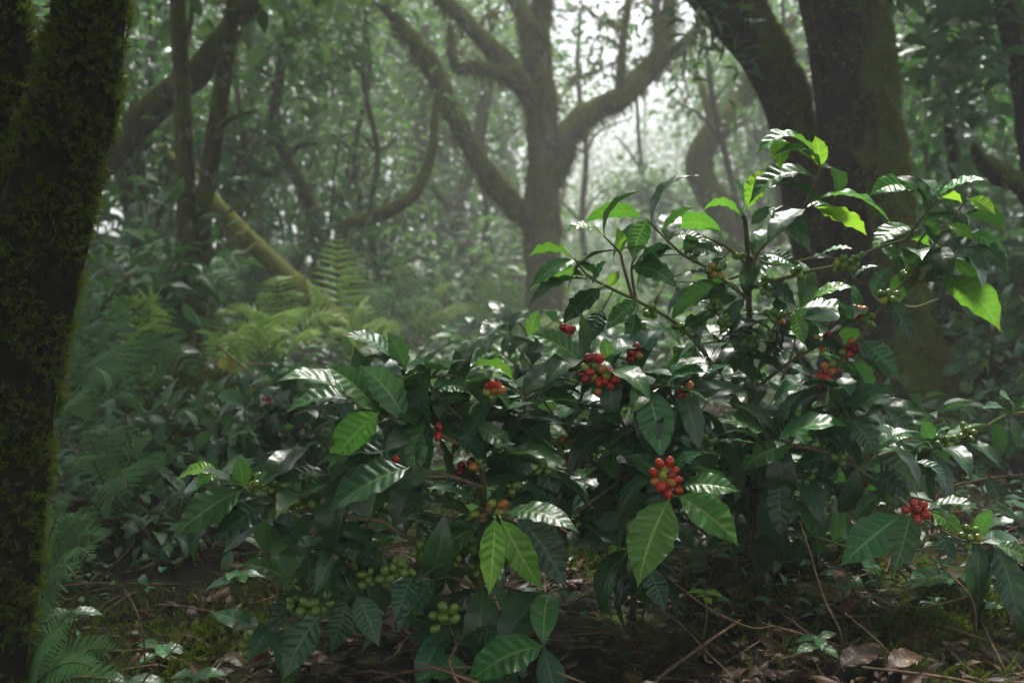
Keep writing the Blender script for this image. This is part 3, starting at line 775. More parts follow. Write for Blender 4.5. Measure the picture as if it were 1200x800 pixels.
# unseen trees added to shade the clearing from overhead (stems at sides and behind)
for k, (x, y, h, lean, n) in enumerate(((-3.4, 2.6, 4.2, (-0.2, 0.3), 30), (3.8, 1.8, 4.2, (.2, .2), 30), (-1.9, -2.2, 3.6, (.5, .5), 20), (1.9, -2.4, 3.6, (-.4, .5), 20), (-3.6, -.6, 3.0, (.3, .2), 50), (3.9, -1.0, 3.0, (-.3, .2), 50), (0.2, -4.6, 2.6, (0, .2), 26))):
    z = float(gz(x, y))
    b = np.array([x, y, z - 0.1]); top = np.array([x + lean[0], y + lean[1], z + h])
    tr = (np.array([b, b * .6 + top * .4 + R0.normal(0, .08, 3), top]), np.array([.15, .11, .07]))
    cs = blob_centers(n, top + np.array([lean[0] * .8, lean[1] * .8, 0.3]), (2.0, 2.0, 0.7), R0)
    lim = []
    twigs_to(lim, cs, [top, b * .2 + top * .8], R0, .02, k=8)
    make_tree('unseen_shade_tree', 'unseen tree added around the clearing to shade it from overhead', 'tree', [tr], M['bark_mossy'], lim, crown_spec=[(cs, 62, .42, .21, LT_FAR, M['canopy'])], group='unseen shade trees added around the clearing', seed=60 + k, sides=14)


# ------------------------------------------------------------------ shrubs and ferns of the understory
def shrub(name, label, px, d, h, rad, n, size, mat, tm=LT_BG, group=None, seed=0, stems=6, droop=0.4, base_z=None, cat='shrub', fill=0.15, lean=(0, 0), up=0.42):
    r = np.random.default_rng(seed + 900)
    b = ground(px, d)
    root = thing(name, b, label, cat, group)
    sm = MB(); pos = []; out = []
    for k in range(stems):
        a = r.uniform(0, 6.28); q = rad * r.uniform(0.35, 1.0)
        top = b + np.array([math.cos(a) * q + lean[0], math.sin(a) * q * .8 + lean[1], h * r.uniform(0.55, 1.0)])
        mid = (b + top) / 2 + np.array([math.cos(a) * q * -.12, 0, h * .12]) + r.normal(0, .06 * rad, 3)
        pts = np.array([b - [0, 0, .05], mid, top])
        C, R_, T_ = tube(sm, pts, np.array([.012, .009, .003]) * (0.6 + h * .5), 6, n=9)
        C2 = smooth_path(C, 40)
        pos.append(C2[8:]); out.append(np.tile(nrm(np.array([math.cos(a), math.sin(a), 0.2])), (32, 1)))
    pos = np.vstack(pos); out = np.vstack(out)
    i = np.minimum((r.uniform(size=n) ** 0.8 * len(pos)).astype(int), len(pos) - 1)
    i = r.integers(0, len(pos), n)
    off = r.normal(0, 1, (n, 3)) * fill * (0.4 + rad)
    p = pos[i] + off; p[:, 2] = np.maximum(p[:, 2], gz(p[:, 0], p[:, 1]) + 0.03)
    yv = nrm(out[i] * .5 + nrm(off) + r.normal(0, .35, (n, 3))); yv[:, 2] = yv[:, 2] * .6 - droop * .4 + .05
    zv = np.array([0, 0, 1.0]) + r.normal(0, up, (n, 3))
    s = size * r.uniform(.6, 1.25, n); w = r.integers(0, len(tm), n)
    sm.build('stem', M['bark_plain'], root, world_origin=b)
    lm = MB()
    for k in range(len(tm)):
        q = w == k
        scatter(lm, tm[k], p[q], rotmats(yv[q], zv[q]), s[q])
    lm.build('foliage', mat, root, world_origin=b)
    return root


def pinna_template(lobes=9, seed=0):
    """one fern leaflet of many lobes; along +y, unit length"""
    V = []; Fc = []
    def quad(a, b, c, d):
        i = len(V); V.extend([a, b, c, d]); Fc.append([i, i + 1, i + 2, i + 3])
    for k in range(lobes):
        y0 = k / lobes; y1 = (k + .95) / lobes; y2 = y0 + .62 / lobes
        w = 0.15 * (1 - (k / lobes) ** 1.6) * (0.85 + .15 * min(1, k))+0.012
        for s in (-1, 1):
            quad((0, y0, 0), (s * w, y0 + .35 / lobes, -.02), (s * w * .95, y1, -.03), (0, y1 + .02, 0))
    quad((0, .9, 0), (.012, .93, 0), (0, 1.03, -.03), (-.012, .93, 0))
    V = np.array(V, float); V[:, 2] -= 0.12 * V[:, 1] ** 2
    return V, np.array(Fc), np.zeros((len(V), 2))


PINNA = pinna_template(9)
PINNA_S = pinna_template(5)


def frond(root, B, T, arch, mat, pairs=20, wid=0.42, r=None, N=None, name='frond', tmpl=None, taper=1.3, pin_w=1.0):
    """one arching frond from B to T"""
    B = np.asarray(B); T = np.asarray(T); L = np.linalg.norm(T - B)
    Mx = (B + T) / 2 + np.array([0, 0, arch * 2])
    t = np.linspace(0, 1, 60)
    C = ((1 - t) ** 2)[:, None] * B + (2 * t * (1 - t))[:, None] * Mx + (t ** 2)[:, None] * T
    mb = MB()
    tube(mb, C[::6], np.interp(t[::6], [0, 1], [.0035, .0008]) * (0.5 + L), 5, n=14, mat=1)
    u = np.linspace(0.16, 0.985, pairs)
    p = np.stack([np.interp(u, t, C[:, k]) for k in range(3)], 1)
    tan = nrm(np.stack([np.interp(u, t, np.gradient(C[:, k])) for k in range(3)], 1))
    if N is None:
        N = np.array([0, 0, 1.0])
    N = np.asarray(N, float) + 0 * p
    sd = nrm(np.cross(tan, N))
    ln = L * wid * np.interp(u, [0.1, .25, .45, .7, 1], [.55, .9, 1, .68, .06]) * r.uniform(.9, 1.08, pairs)
    for s in (-1, 1):
        yv = sd * s + tan * 0.42 + r.normal(0, .06, (pairs, 3)); yv[:, 2] -= 0.12
        zv = N + r.normal(0, .1, (pairs, 3))
        wd = np.minimum(ln, 2.75 * L * .83 / pairs) * pin_w
        scatter(mb, tmpl or PINNA, p, rotmats(yv, zv), np.stack([wd, ln, ln], 1))
    return mb.build(name, [mat, M['rachis']], root, world_origin=B)


def fern(label, base, tips, mat, seed, pairs=20, wid=0.42, arch=0.3, group=None, tmpl=None, crown_h=0.0, pin_w=1.0, tilt=0.75):
    r = np.random.default_rng(seed + 300)
    root = thing('fern', base, label, 'fern', group)
    for tp in tips:
        L = np.linalg.norm(tp - base)
        frond(root, base + np.array([0, 0, crown_h]), tp, L * arch * r.uniform(.8, 1.2), mat, pairs, wid, r, tmpl=tmpl, pin_w=pin_w, N=np.array([0, -tilt, 1.0]) + r.normal(0, .12, 3))
    return root


def tips_around(base, n, L, r, rise=0.25, a0=0, a1=6.28):
    out = []
    for k in range(n):
        a = a0 + (a1 - a0) * (k + r.uniform(.1, .9)) / n
        out.append(base + np.array([math.cos(a) * L, math.sin(a) * L, L * rise * r.uniform(.3, 1.5)]) * r.uniform(.75, 1.1))
    return out


RF = np.random.default_rng(5)
# left foreground ferns beside the dark trunk
b = ground(28, 1.66)
fern('green fern with spreading fronds stacked right beside the dark trunk', b, [P(112, 614, 1.62), P(124, 634, 1.58), P(114, 660, 1.56), P(82, 590, 1.66), P(20, 590, 1.75), P(96, 690, 1.52)], M['fern_dark'], 1, pairs=20, wid=0.15, arch=0.30, tmpl=PINNA_S, pin_w=1.0)
b = ground(18, 1.46)
fern('dark fern filling the bottom left corner of the ground', b, [P(142, 762, 1.44), P(88, 714, 1.47), P(118, 786, 1.40), P(52, 700, 1.5), P(156, 806, 1.43), P(70, 752, 1.36)], M['fern_dark'], 2, pairs=20, wid=0.20, arch=0.14, pin_w=1.0)
# blue-green ferns mid left
b = ground(110, 3.7)
fern('blue green fern with long arching frond left of the slim trunks', b, [P(232, 440, 3.4), P(195, 415, 3.6), P(140, 395, 3.4), P(75, 375, 3.6), P(60, 430, 3.3), P(150, 470, 3.1)], M['fern_dark'], 3, pairs=17, wid=.25, arch=.34)
b = ground(70, 3.2)
fern('low dark fern drooping below the long arching blue green fern', b, [P(150, 455, 3.0), P(110, 500, 2.9), P(62, 470, 3.0), P(160, 480, 3.3), P(60, 400, 3.4)], M['fern_dark'], 4, pairs=16, wid=.26, arch=.32)
# bright yellow green ferns
b = ground(330, 5.6)
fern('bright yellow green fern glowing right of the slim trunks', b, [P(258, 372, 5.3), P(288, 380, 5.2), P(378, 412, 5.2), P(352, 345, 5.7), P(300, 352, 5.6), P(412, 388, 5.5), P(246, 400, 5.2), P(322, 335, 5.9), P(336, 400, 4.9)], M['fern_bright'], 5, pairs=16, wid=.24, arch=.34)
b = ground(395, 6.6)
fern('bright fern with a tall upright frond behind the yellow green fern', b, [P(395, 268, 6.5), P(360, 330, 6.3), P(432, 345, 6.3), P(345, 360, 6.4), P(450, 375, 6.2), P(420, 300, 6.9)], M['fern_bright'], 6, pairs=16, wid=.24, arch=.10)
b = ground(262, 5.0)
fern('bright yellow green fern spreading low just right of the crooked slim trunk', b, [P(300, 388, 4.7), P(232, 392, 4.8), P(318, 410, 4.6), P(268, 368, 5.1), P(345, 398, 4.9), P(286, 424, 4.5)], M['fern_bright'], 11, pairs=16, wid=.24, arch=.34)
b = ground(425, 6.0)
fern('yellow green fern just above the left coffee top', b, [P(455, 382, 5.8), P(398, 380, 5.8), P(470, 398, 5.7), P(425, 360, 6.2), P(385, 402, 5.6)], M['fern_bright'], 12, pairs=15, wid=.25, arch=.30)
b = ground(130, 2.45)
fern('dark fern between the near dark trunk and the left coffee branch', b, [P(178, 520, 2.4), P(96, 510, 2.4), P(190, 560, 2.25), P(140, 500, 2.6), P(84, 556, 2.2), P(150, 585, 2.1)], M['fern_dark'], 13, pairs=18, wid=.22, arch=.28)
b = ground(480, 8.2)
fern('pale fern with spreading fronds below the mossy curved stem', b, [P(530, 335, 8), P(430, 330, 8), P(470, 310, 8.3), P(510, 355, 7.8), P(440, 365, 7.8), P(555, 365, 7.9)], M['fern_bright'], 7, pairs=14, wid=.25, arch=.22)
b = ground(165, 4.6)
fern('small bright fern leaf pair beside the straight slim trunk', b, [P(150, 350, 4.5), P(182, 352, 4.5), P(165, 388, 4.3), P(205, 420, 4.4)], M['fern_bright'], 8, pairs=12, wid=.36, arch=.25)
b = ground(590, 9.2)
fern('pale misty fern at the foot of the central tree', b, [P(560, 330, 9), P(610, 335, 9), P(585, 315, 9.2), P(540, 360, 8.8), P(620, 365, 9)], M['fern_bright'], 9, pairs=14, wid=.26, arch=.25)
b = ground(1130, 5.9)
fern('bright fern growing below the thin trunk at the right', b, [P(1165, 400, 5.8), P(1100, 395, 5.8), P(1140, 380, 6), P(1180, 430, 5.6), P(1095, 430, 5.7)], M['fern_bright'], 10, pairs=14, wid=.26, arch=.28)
for k, (px, d, mt) in enumerate(((255, 7.2, 'fern_dark'), (430, 7.4, 'fern_dark'), (180, 6.2, 'fern_dark'), (1160, 7.4, 'fern_dark'), (690, 9.0, 'fern_bright'))):
    b = ground(px, d)
    fern('plain fern tucked among the misty undergrowth shrubs', b, tips_around(b, 8, .75, RF, .55), M[mt], 40 + k, pairs=14, wid=.26, arch=.3, group='ferns among the misty undergrowth')

# understory shrubs
SH = [
    # px, d, h, rad, n, size, mat, tmpl
    (140, 2.9, .24, .40, 225, .08, 'bgleaf', LT_BG, 'dark leafy shrub on the ground beside the low dark fern'),
    (255, 3.2, .27, .42, 255, .08, 'bgleaf', LT_BG, 'dark glossy shrub in front of the slim trunks'),
    (345, 3.1, .30, .36, 255, .08, 'bigleaf', LT_BG, 'glossy dark shrub behind the left coffee shoots'),
    (185, 2.35, .16, .26, 170, .06, 'bgleaf', LT_BG, 'small dark leafy shrub behind the bare soil at the left'),
    (240, 2.6, .20, .30, 190, .065, 'bgleaf', LT_BG, 'small dark leafy shrub behind the tip of the left coffee branch'),
    (900, 2.55, .26, .34, 200, .07, 'bgleaf', LT_BG, 'low dark shrub behind the foot of the tallest coffee stem'),
    (1010, 2.9, .30, .36, 200, .08, 'bgleaf', LT_BG, 'low dark shrub between tallest coffee stem and twin trunk foot'),
    (680, 2.4, .24, .34, 200, .07, 'bgleaf', LT_BG, 'low dark shrub in the gap under the middle coffee shrub'),
    (1130, 3.4, .26, .4, 190, .09, 'bgleaf', LT_BG, 'low dark shrub on the litter below the green cherries at right'),
    (430, 3.4, .30, .40, 225, .08, 'bgleaf', LT_BG, 'low dark shrub behind the left coffee top'),
    (80, 4.4, .75, .5, 260, .13, 'bigleaf', LT_BG, 'tall dark shrub filling the gap beside the foreground tree'),
    (150, 5.2, .9, .5, 300, .13, 'bgleaf', LT_BG, 'tall leafy shrub under the leaning lichen trunk'),
    (520, 4.6, .34, .5, 200, .10, 'bgleaf2', LT_BG, 'pale low shrub right of the bright ferns'),
    (600, 5.2, .38, .6, 240, .11, 'bgleaf', LT_BG, 'round low shrub in front of the central tree foot'),
    (700, 5.4, .42, .55, 240, .11, 'bgleaf', LT_BG, 'broad low shrub right of the central tree foot'),
    (790, 6.2, .55, .6, 240, .11, 'bgleaf2', LT_BG, 'pale shrub seen through the coffee centre'),
    (880, 6.8, .7, .6, 260, .11, 'bgleaf2', LT_BG, 'pale shrub left of the twin trunk foot'),
    (1150, 4.6, .55, .5, 220, .12, 'bigleaf', LT_BG, 'dark shrub beside the foot of the twin trunks'),
    (1110, 6.3, 1.15, .5, 300, .16, 'bigleaf', LT_BG, 'tall broad leaved shrub right of the twin trunks'),
    (1175, 5.8, 1.35, .5, 300, .17, 'bigleaf', LT_BG, 'tall broad leaved shrub at the right edge'),
    (1085, 8.2, 1.9, .7, 380, .15, 'bgleaf', LT_BG, 'high misty shrub behind the broad leaved pair'),
    (1190, 8.6, 2.6, .9, 480, .16, 'bgleaf', LT_BG, 'highest leafy shrub at the far right'),
]
for k, (px, d, h, rad, n, sz, mt, tm, lab) in enumerate(SH):
    shrub('leafy_shrub', lab, px, d, h, rad, n, sz, M[mt], tm, seed=k, stems=7, fill=.07 if h < .45 else .14)

BACK = []
RB = np.random.default_rng(77)
# thick leafy walls left, centre and right, in rows going into the mist
for (px, d, h, rad, n, sz, mt) in (
        (20, 6.5, 2.2, .8, 420, .14, 'bgleaf'), (95, 7.2, 2.6, .8, 460, .14, 'bgleaf'), (170, 7.8, 2.4, .8, 460, .13, 'bgleaf'), (250, 8.6, 1.9, .8, 440, .13, 'bgleaf'), (60, 9.5, 3.6, 1.1, 620, .15, 'bgleaf'),
        (160, 10.2, 3.8, 1.1, 660, .15, 'bgleaf'), (270, 10.6, 3.2, 1.1, 660, .14, 'bgleaf2'), (330, 8.2, 1.0, .7, 340, .12, 'bgleaf'), (380, 10.5, 2.2, 1.0, 620, .13, 'bgleaf2'), (430, 9.0, .9, .7, 360, .12, 'bgleaf'),
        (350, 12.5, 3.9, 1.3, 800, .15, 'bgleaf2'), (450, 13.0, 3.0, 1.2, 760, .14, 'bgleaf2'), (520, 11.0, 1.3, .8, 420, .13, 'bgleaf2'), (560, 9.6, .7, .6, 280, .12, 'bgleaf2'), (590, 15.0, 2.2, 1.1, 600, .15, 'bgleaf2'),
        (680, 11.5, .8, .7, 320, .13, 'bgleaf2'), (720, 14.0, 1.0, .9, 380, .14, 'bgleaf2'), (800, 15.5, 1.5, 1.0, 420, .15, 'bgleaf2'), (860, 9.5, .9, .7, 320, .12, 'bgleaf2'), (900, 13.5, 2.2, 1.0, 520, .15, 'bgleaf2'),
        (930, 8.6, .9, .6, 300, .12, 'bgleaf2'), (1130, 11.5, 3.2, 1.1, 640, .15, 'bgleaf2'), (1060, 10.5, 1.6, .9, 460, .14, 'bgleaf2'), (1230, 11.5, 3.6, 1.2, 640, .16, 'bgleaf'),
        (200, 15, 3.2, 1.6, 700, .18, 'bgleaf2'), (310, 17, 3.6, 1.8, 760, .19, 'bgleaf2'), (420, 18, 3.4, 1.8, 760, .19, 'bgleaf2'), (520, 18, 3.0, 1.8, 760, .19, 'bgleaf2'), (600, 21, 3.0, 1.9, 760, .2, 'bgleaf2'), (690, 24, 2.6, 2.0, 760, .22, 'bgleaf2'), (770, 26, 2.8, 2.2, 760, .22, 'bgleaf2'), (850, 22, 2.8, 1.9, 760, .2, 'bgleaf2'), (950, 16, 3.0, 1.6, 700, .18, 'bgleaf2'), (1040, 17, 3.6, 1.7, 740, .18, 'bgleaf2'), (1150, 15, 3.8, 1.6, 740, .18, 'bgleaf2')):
    kq = len(BACK)
    sz *= (1.0, .75, 1.35, .85, 1.15)[kq % 5]; n = int(n * (1.0, 1.5, .65, 1.2, .85)[kq % 5])
    if kq % 7 == 2 and d < 12:
        mt = 'bigleaf'
    shrub('undergrowth_shrub', 'leafy undergrowth shrub fading into the mist', px, d, h, rad, int(n * 1.5), sz, M[mt], LT_NARROW if kq % 6 == 1 else LT_BG, group='undergrowth shrubs fading into the mist', seed=200 + len(BACK), stems=9, fill=.2)
    BACK.append(px)

# misty trees of the rows behind
for k, (px, d, h, n, rad) in enumerate(((-60, 12, 6.5, 46, 1.9), (60, 14, 7, 50, 2.0), (190, 15, 7.5, 52, 2.1), (300, 17, 7.5, 52, 2.2), (400, 19, 7.5, 52, 2.2), (520, 20, 7.5, 44, 2.0), (610, 23, 7.5, 40, 2.0), (870, 21, 6.5, 38, 1.9), (960, 18, 7, 44, 2.0), (1040, 20, 7.5, 44, 2.2), (1140, 17, 7.2, 50, 2.1), (1230, 14, 7.0, 50, 2.0), (1300, 10.5, 5.6, 46, 1.7))):
    b = ground(px, d); b[2] -= .1
    lean = RB.normal(0, .35, 2)
    top = b + np.array([lean[0], lean[1], h * .72])
    tr = (np.array([b, (b + top) / 2 + RB.normal(0, .15, 3), top]), np.array([.19, .14, .06]))
    cs = blob_centers(n, b + np.array([lean[0], lean[1], h * .62]), (rad, rad, h * .40), RB, .25)
    lim = []
    twigs_to(lim, cs, [top, (b + top) / 2, b * .25 + top * .75], RB, .03, k=10)
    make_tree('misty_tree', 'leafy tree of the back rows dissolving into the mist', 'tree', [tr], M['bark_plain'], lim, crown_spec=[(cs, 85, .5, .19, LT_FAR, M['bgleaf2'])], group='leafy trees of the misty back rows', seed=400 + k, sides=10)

# far wood: one pale mass
mb = MB(); rr = np.random.default_rng(31)
N = 150
ang = rr.uniform(-0.62, 0.62, N); dist = rr.uniform(25, 46, N)
cs = np.stack([np.sin(ang) * dist, np.cos(ang) * dist, np.zeros(N)], 1)
gap = np.abs(ang - 0.13) < 0.11
dist = np.where(gap, dist * 1.5, dist)
cs = np.stack([np.sin(ang) * dist, np.cos(ang) * dist, np.zeros(N)], 1)
cs[:, 2] = gz(cs[:, 0], cs[:, 1]) + rr.uniform(0.3, 8.5, N) * np.where(gap, 1.3, 1)
ex = np.stack([np.sin(.13 + rr.uniform(-.15, .15, 95)) * 56, np.full(95, 56.) + rr.uniform(-6, 8, 95), rr.uniform(0, 15.5, 95)], 1)
ex2 = np.stack([np.sin(.13 + rr.uniform(-.14, .14, 30)) * 40, np.full(30, 40.), rr.uniform(0, 4.5, 30)], 1)
ex = np.vstack([ex, ex2])
cs = np.vstack([cs, ex])
crown(mb, cs, 120, 1.05, 0.32, rr, LT_FAR, flat=.8)
for c in cs[::3]:
    g = np.array([c[0], c[1], float(gz(c[0], c[1])) - .1])
    tube(mb, np.array([g, (g + c) / 2 + rr.normal(0, .15, 3), c + [0, 0, 1.0]]), np.array([.18, .13, .05]), 7, n=6, mat=1)
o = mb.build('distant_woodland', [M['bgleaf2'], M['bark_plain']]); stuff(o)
o['label'] = 'pale wood beyond the clearing dissolving in white mist'; o['category'] = 'woodland'

# yellow hanging leaf (single)
mb = MB(); V, Fq, UV = leaf_geo(P(258, 420, 4.9), P(274, 436, 4.85), .075, (0.2, -1, .4), arch=.01, nu=10, nv=4, seed=3)
mb.add(V, Fq, UV)
mb2 = P(258, 420, 4.9)
g = ground(250, 4.9)
tube(mb, np.array([g, (g + mb2) / 2 + [.03, 0, .05], mb2]), np.array([.004, .003, .002]), 5, n=8, uvconst=(0, .5))
tag(mb.build('seedling', M['yellowleaf'], None, world_origin=g), 'seedling with a single yellow leaf right of the slim trunks', 'seedling')

# ------------------------------------------------------------------ coffee
def cherry_mesh(name, mat):
    nu, nv = 14, 9
    V = []; Fc = []
    th = np.linspace(0, np.pi, nv + 1); ph = np.linspace(0, 2 * np.pi, nu, endpoint=False)
    for a in th:
        for b_ in ph:
            x = math.sin(a) * math.cos(b_); y = math.sin(a) * math.sin(b_) * .95; z = math.cos(a) * 1.2
            if a < 0.45:
                z -= 0.10 * (1 - a / 0.45)
            V.append((x, y, z))
    i = np.arange(nv)[:, None] * nu; j = np.arange(nu)[None]; j2 = (j + 1) % nu
    Fq = np.stack([i + j, i + nu + j, i + nu + j2, i + j2], -1).reshape(-1, 4)
    mb = MB(); mb.add(np.array(V), Fq)
    # navel ring
    Vn = []; Fn = []
    for k, (rr_, zz) in enumerate(((.26, 1.03), (.24, 1.13), (.13, 1.13), (.1, 1.04))):
        for b_ in ph:
            Vn.append((rr_ * math.cos(b_), rr_ * math.sin(b_), zz))
    i = np.arange(3)[:, None] * nu
    Fn = np.stack([i + j, i + j2, i + nu + j2, i + nu + j], -1).reshape(-1, 4)
    mb.add(np.array(Vn), Fn, None, 1)
    o = mb.build(name, [mat, M['calyx']])
    me = o.data
    bpy.data.objects.remove(o)
    return me


CH = {k: cherry_mesh('cherry', M[m]) for k, m in dict(r='c_red', k='c_dark', o='c_orange', p='c_pink', g='c_green', y='c_yellow').items()}


def cluster(root, px, py, d, cols, spread, node=None, seed=0, rad=0.0078, label=None, flat=1.0, pos_px=None):
    r = np.random.default_rng(seed + int(px * 7 + py))
    c = P(px, py, d)
    n = len(cols)
    s = spread * d / F
    if pos_px is not None:
        p = np.array([P(a, b_, d + r.normal(0, .006)) for a, b_ in pos_px]) - c
    else:
        p = r.normal(0, s * .55, (n, 3))
        for it in range(60):
            dv = p[:, None] - p[None]; dist = np.linalg.norm(dv, axis=-1) + np.eye(n)
            push = np.clip(rad * 2.02 - dist, 0, None)[..., None] * dv / dist[..., None] * .5
            p = p + push.sum(1)
            p = p * 0.985
    if node is None:
        node = c + np.array([0, .012, 0])
    st = MB()
    for k in range(n):
        tube(st, np.array([node, node * .4 + (c + p[k]) * .6 + [0, 0, .003], c + p[k]]), np.array([.0018, .0014, .0016]), 5, n=5)
    clm = st.build('cherry_cluster', M['petiole'], root, world_origin=node)
    clm['_org'] = [float(x) for x in node]
    if label:
        clm['label'] = label
    for k in range(n):
        o = bpy.data.objects.new('cherry', CH[cols[k]])
        COL.objects.link(o)
        o.parent = clm
        o.location = c + p[k] - node
        out = nrm(p[k] + np.array([0, -.004, .002]) + r.normal(0, .002, 3))
        o.rotation_euler = Vector(out).to_track_quat('Z', 'Y').to_euler()
        q = rad * r.uniform(.88, 1.1)
        o.scale = (q * r.uniform(.9, 1.04), q * r.uniform(.9, 1.04), q * r.uniform(.93, 1.08))
    return clm


FACE = {
    'f': (0.85, 0.50), 'u': (0.34, 0.94), 'b': (-0.40, 0.92), 'h': (0.62, 0.78)}


def coffee_shrub(label, branches, leaves, clusters, seed, stem_w=(.011, .004), filler=120, fill_area=None, name='coffee_shrub', extra_branches=(), fill_top=0):
    r = np.random.default_rng(seed)
    stem = branches[0]
    pts0 = np.array([P(*q) for q in stem])
    base = ground(stem[0][0], stem[0][2]); base[2] -= .01
    root = thing(name, base, label, 'coffee shrub')
    samples_px = []; samples = []
    for k, br in enumerate(list(branches) + list(extra_branches)):
        pts = np.array([P(*q) for q in br])
        if k == 0:
            pts = np.vstack([base - [0, 0, .04], pts])
            rad = np.interp(np.linspace(0, 1, len(pts)), [0, 1], stem_w)
        else:
            L = np.linalg.norm(np.diff(pts, axis=0), axis=1).sum()
            r_0 = min(.0062, .0028 + L * .005)
            rad = np.interp(np.linspace(0, 1, len(pts)), [0, 1], [r_0, .0016])
        # nodes: slight knuckles
        mb = MB()
        C, R_, T_ = tube(mb, pts, rad, 8, n=max(10, len(pts) * 7), rough=0.05, seed=seed + k)
        C2 = smooth_path(C, max(12, int(len(C) * 1.5)))
        mb.build('stem' if k == 0 else 'branch', M['coffee_bark'] if k == 0 else M['twig_bark'], root, world_origin=pts[0])
        samples.append(C2)
    S = np.vstack(samples)
    SB = np.concatenate([np.full(len(s), i) for i, s in enumerate(samples)])
    rel = S - CAM
    dep = rel @ FWD
    SX = 600 + (rel @ RGT) / dep * F; SY = 400 - (rel @ UPV) / dep * F
    for k, lf in enumerate(leaves):
        bx, by, tx, ty, w, fc, col = lf[:7]
        opt = lf[7] if len(lf) > 7 else {}
        rs = np.random.default_rng(seed * 1000 + k)
        i = np.argmin((SX - bx) ** 2 + (SY - by) ** 2)
        d0 = opt.get('d', dep[i] + opt.get('o', rs.uniform(-.015, .015)))
        B = P(bx, by, d0)
        lp = math.hypot(tx - bx, ty - by)
        dz = opt.get('dz')
        if dz is None:
            dz = {'f': rs.uniform(-.035, .0), 'u': rs.uniform(-.07, -.02), 'b': rs.uniform(0.0, .05), 'h': rs.uniform(-.05, -.01)}[fc]
        T = P(tx, ty, d0 + dz)
        a, b_ = FACE[fc]
        view = nrm(CAM - (B + T) / 2)
        N = a * view + b_ * np.array([0, 0, 1.0]) + rs.normal(0, .12, 3)
        ax = nrm(T - B)
        if fc == 'f' and ax[2] < -0.6:
            N = N + np.array([0, 0, .3])
        Np = N - ax * np.dot(N, ax)
        Np = nrm(Np)
        L = np.linalg.norm(T - B)
        vis = max(abs(np.dot(Np, view)), .34)
        W = min(w * d0 / F / vis, .52 * L)
        W = max(W, .26 * L)
        arch = opt.get('arch', {'f': .05, 'u': .13, 'b': .16, 'h': .09}[fc]) * L
        V, Fq, UV = leaf_geo(B, T, W, N, arch=arch, nu=40, nv=12, nl=9, seed=seed * 77 + k, pucker=rs.uniform(.85, 1.25), fold=rs.uniform(.05, .25), side_bend=rs.normal(0, .05),
                             archdir=nrm(Np * .5 + np.array([0, 0, .7])))
        mb = MB(); mb.add(V, Fq, UV)
        Q = S[i]
        gap = np.linalg.norm(Q - B)
        if gap > .004:
            # stalk back to the twig
            mid = (Q + B) / 2 + (B - V[13 * 3 + 6]) * .25
            tube(mb, np.array([Q, mid, B]), np.array([.0016, .0014, .0013]) if gap < .09 else np.array([.0022, .0018, .0013]), 6, n=8, uvconst=(0.0, 0.5), cap=False)
        o = mb.build('leaf', M[col], root, world_origin=B)
        if col == 'y':
            o['label'] = 'young yellow green leaf'
    for k, cl in enumerate(clusters):
        px, py, cols, spread = cl[:4]
        opt = cl[4] if len(cl) > 4 else {}
        i = np.argmin((SX - px) ** 2 + (SY - py) ** 2)
        node = S[i]
        c_d = dep[i] - opt.get('fwd', .012)
        if np.hypot(SX[i] - px, SY[i] - py) > 26:
            node = None
        cluster(root, px, py, c_d, cols, spread, node=node, seed=seed + k, rad=opt.get('rad', .0078), label=opt.get('label'), pos_px=opt.get('pos'))
    # procedural inner leaves: opposite pairs along the branches
    nleft = max(0, 100 - len(leaves))
    rest = MB(); cand = []
    T_all = np.vstack([nrm(np.gradient(s, axis=0)) for s in samples])
    idx = r.permutation(len(S))
    cnt = 0
    for i in idx:
        if cnt >= filler:
            break
        if SB[i] == 0 and S[i][2] < base[2] + .12:
            continue
        if SY[i] < fill_top and r.uniform() > .22:
            continue
        t = T_all[i]
        sd = np.cross(t, r.normal(0, 1, 3)); sd = nrm(sd)
        if np.dot(sd, FWD) < -0.1:
            sd = sd - 1.3 * np.dot(sd, FWD) * FWD   # keep clear of the leaves in front
        for sg in (1, -1):
            if r.uniform() < .2:
                continue
            yv = sd * sg + t * .35 + np.array([0, 0.25, -.25]) + r.normal(0, .25, 3)
            zv = np.array([0, -.25, 1.0]) + r.normal(0, .25, 3)
            cand.append((S[i], yv, zv, r.uniform(.07, .135), r.integers(0, 4), r.uniform() < (fill_area or 1)))
            cnt += 1
    cand.sort(key=lambda c: np.dot(c[0] - CAM, FWD))
    for q, (p, yv, zv, sz, w, ok) in enumerate(cand):
        Rm = rotmats(np.array([yv]), np.array([zv]))
        if q < nleft:
            mb = MB(); scatter(mb, LT_COFFEE[w], p[None], Rm, np.array([sz]))
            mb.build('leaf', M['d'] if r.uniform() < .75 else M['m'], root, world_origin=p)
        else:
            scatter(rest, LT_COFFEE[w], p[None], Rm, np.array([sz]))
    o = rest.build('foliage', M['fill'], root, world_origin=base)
    if o:
        stuff(o)
    return root


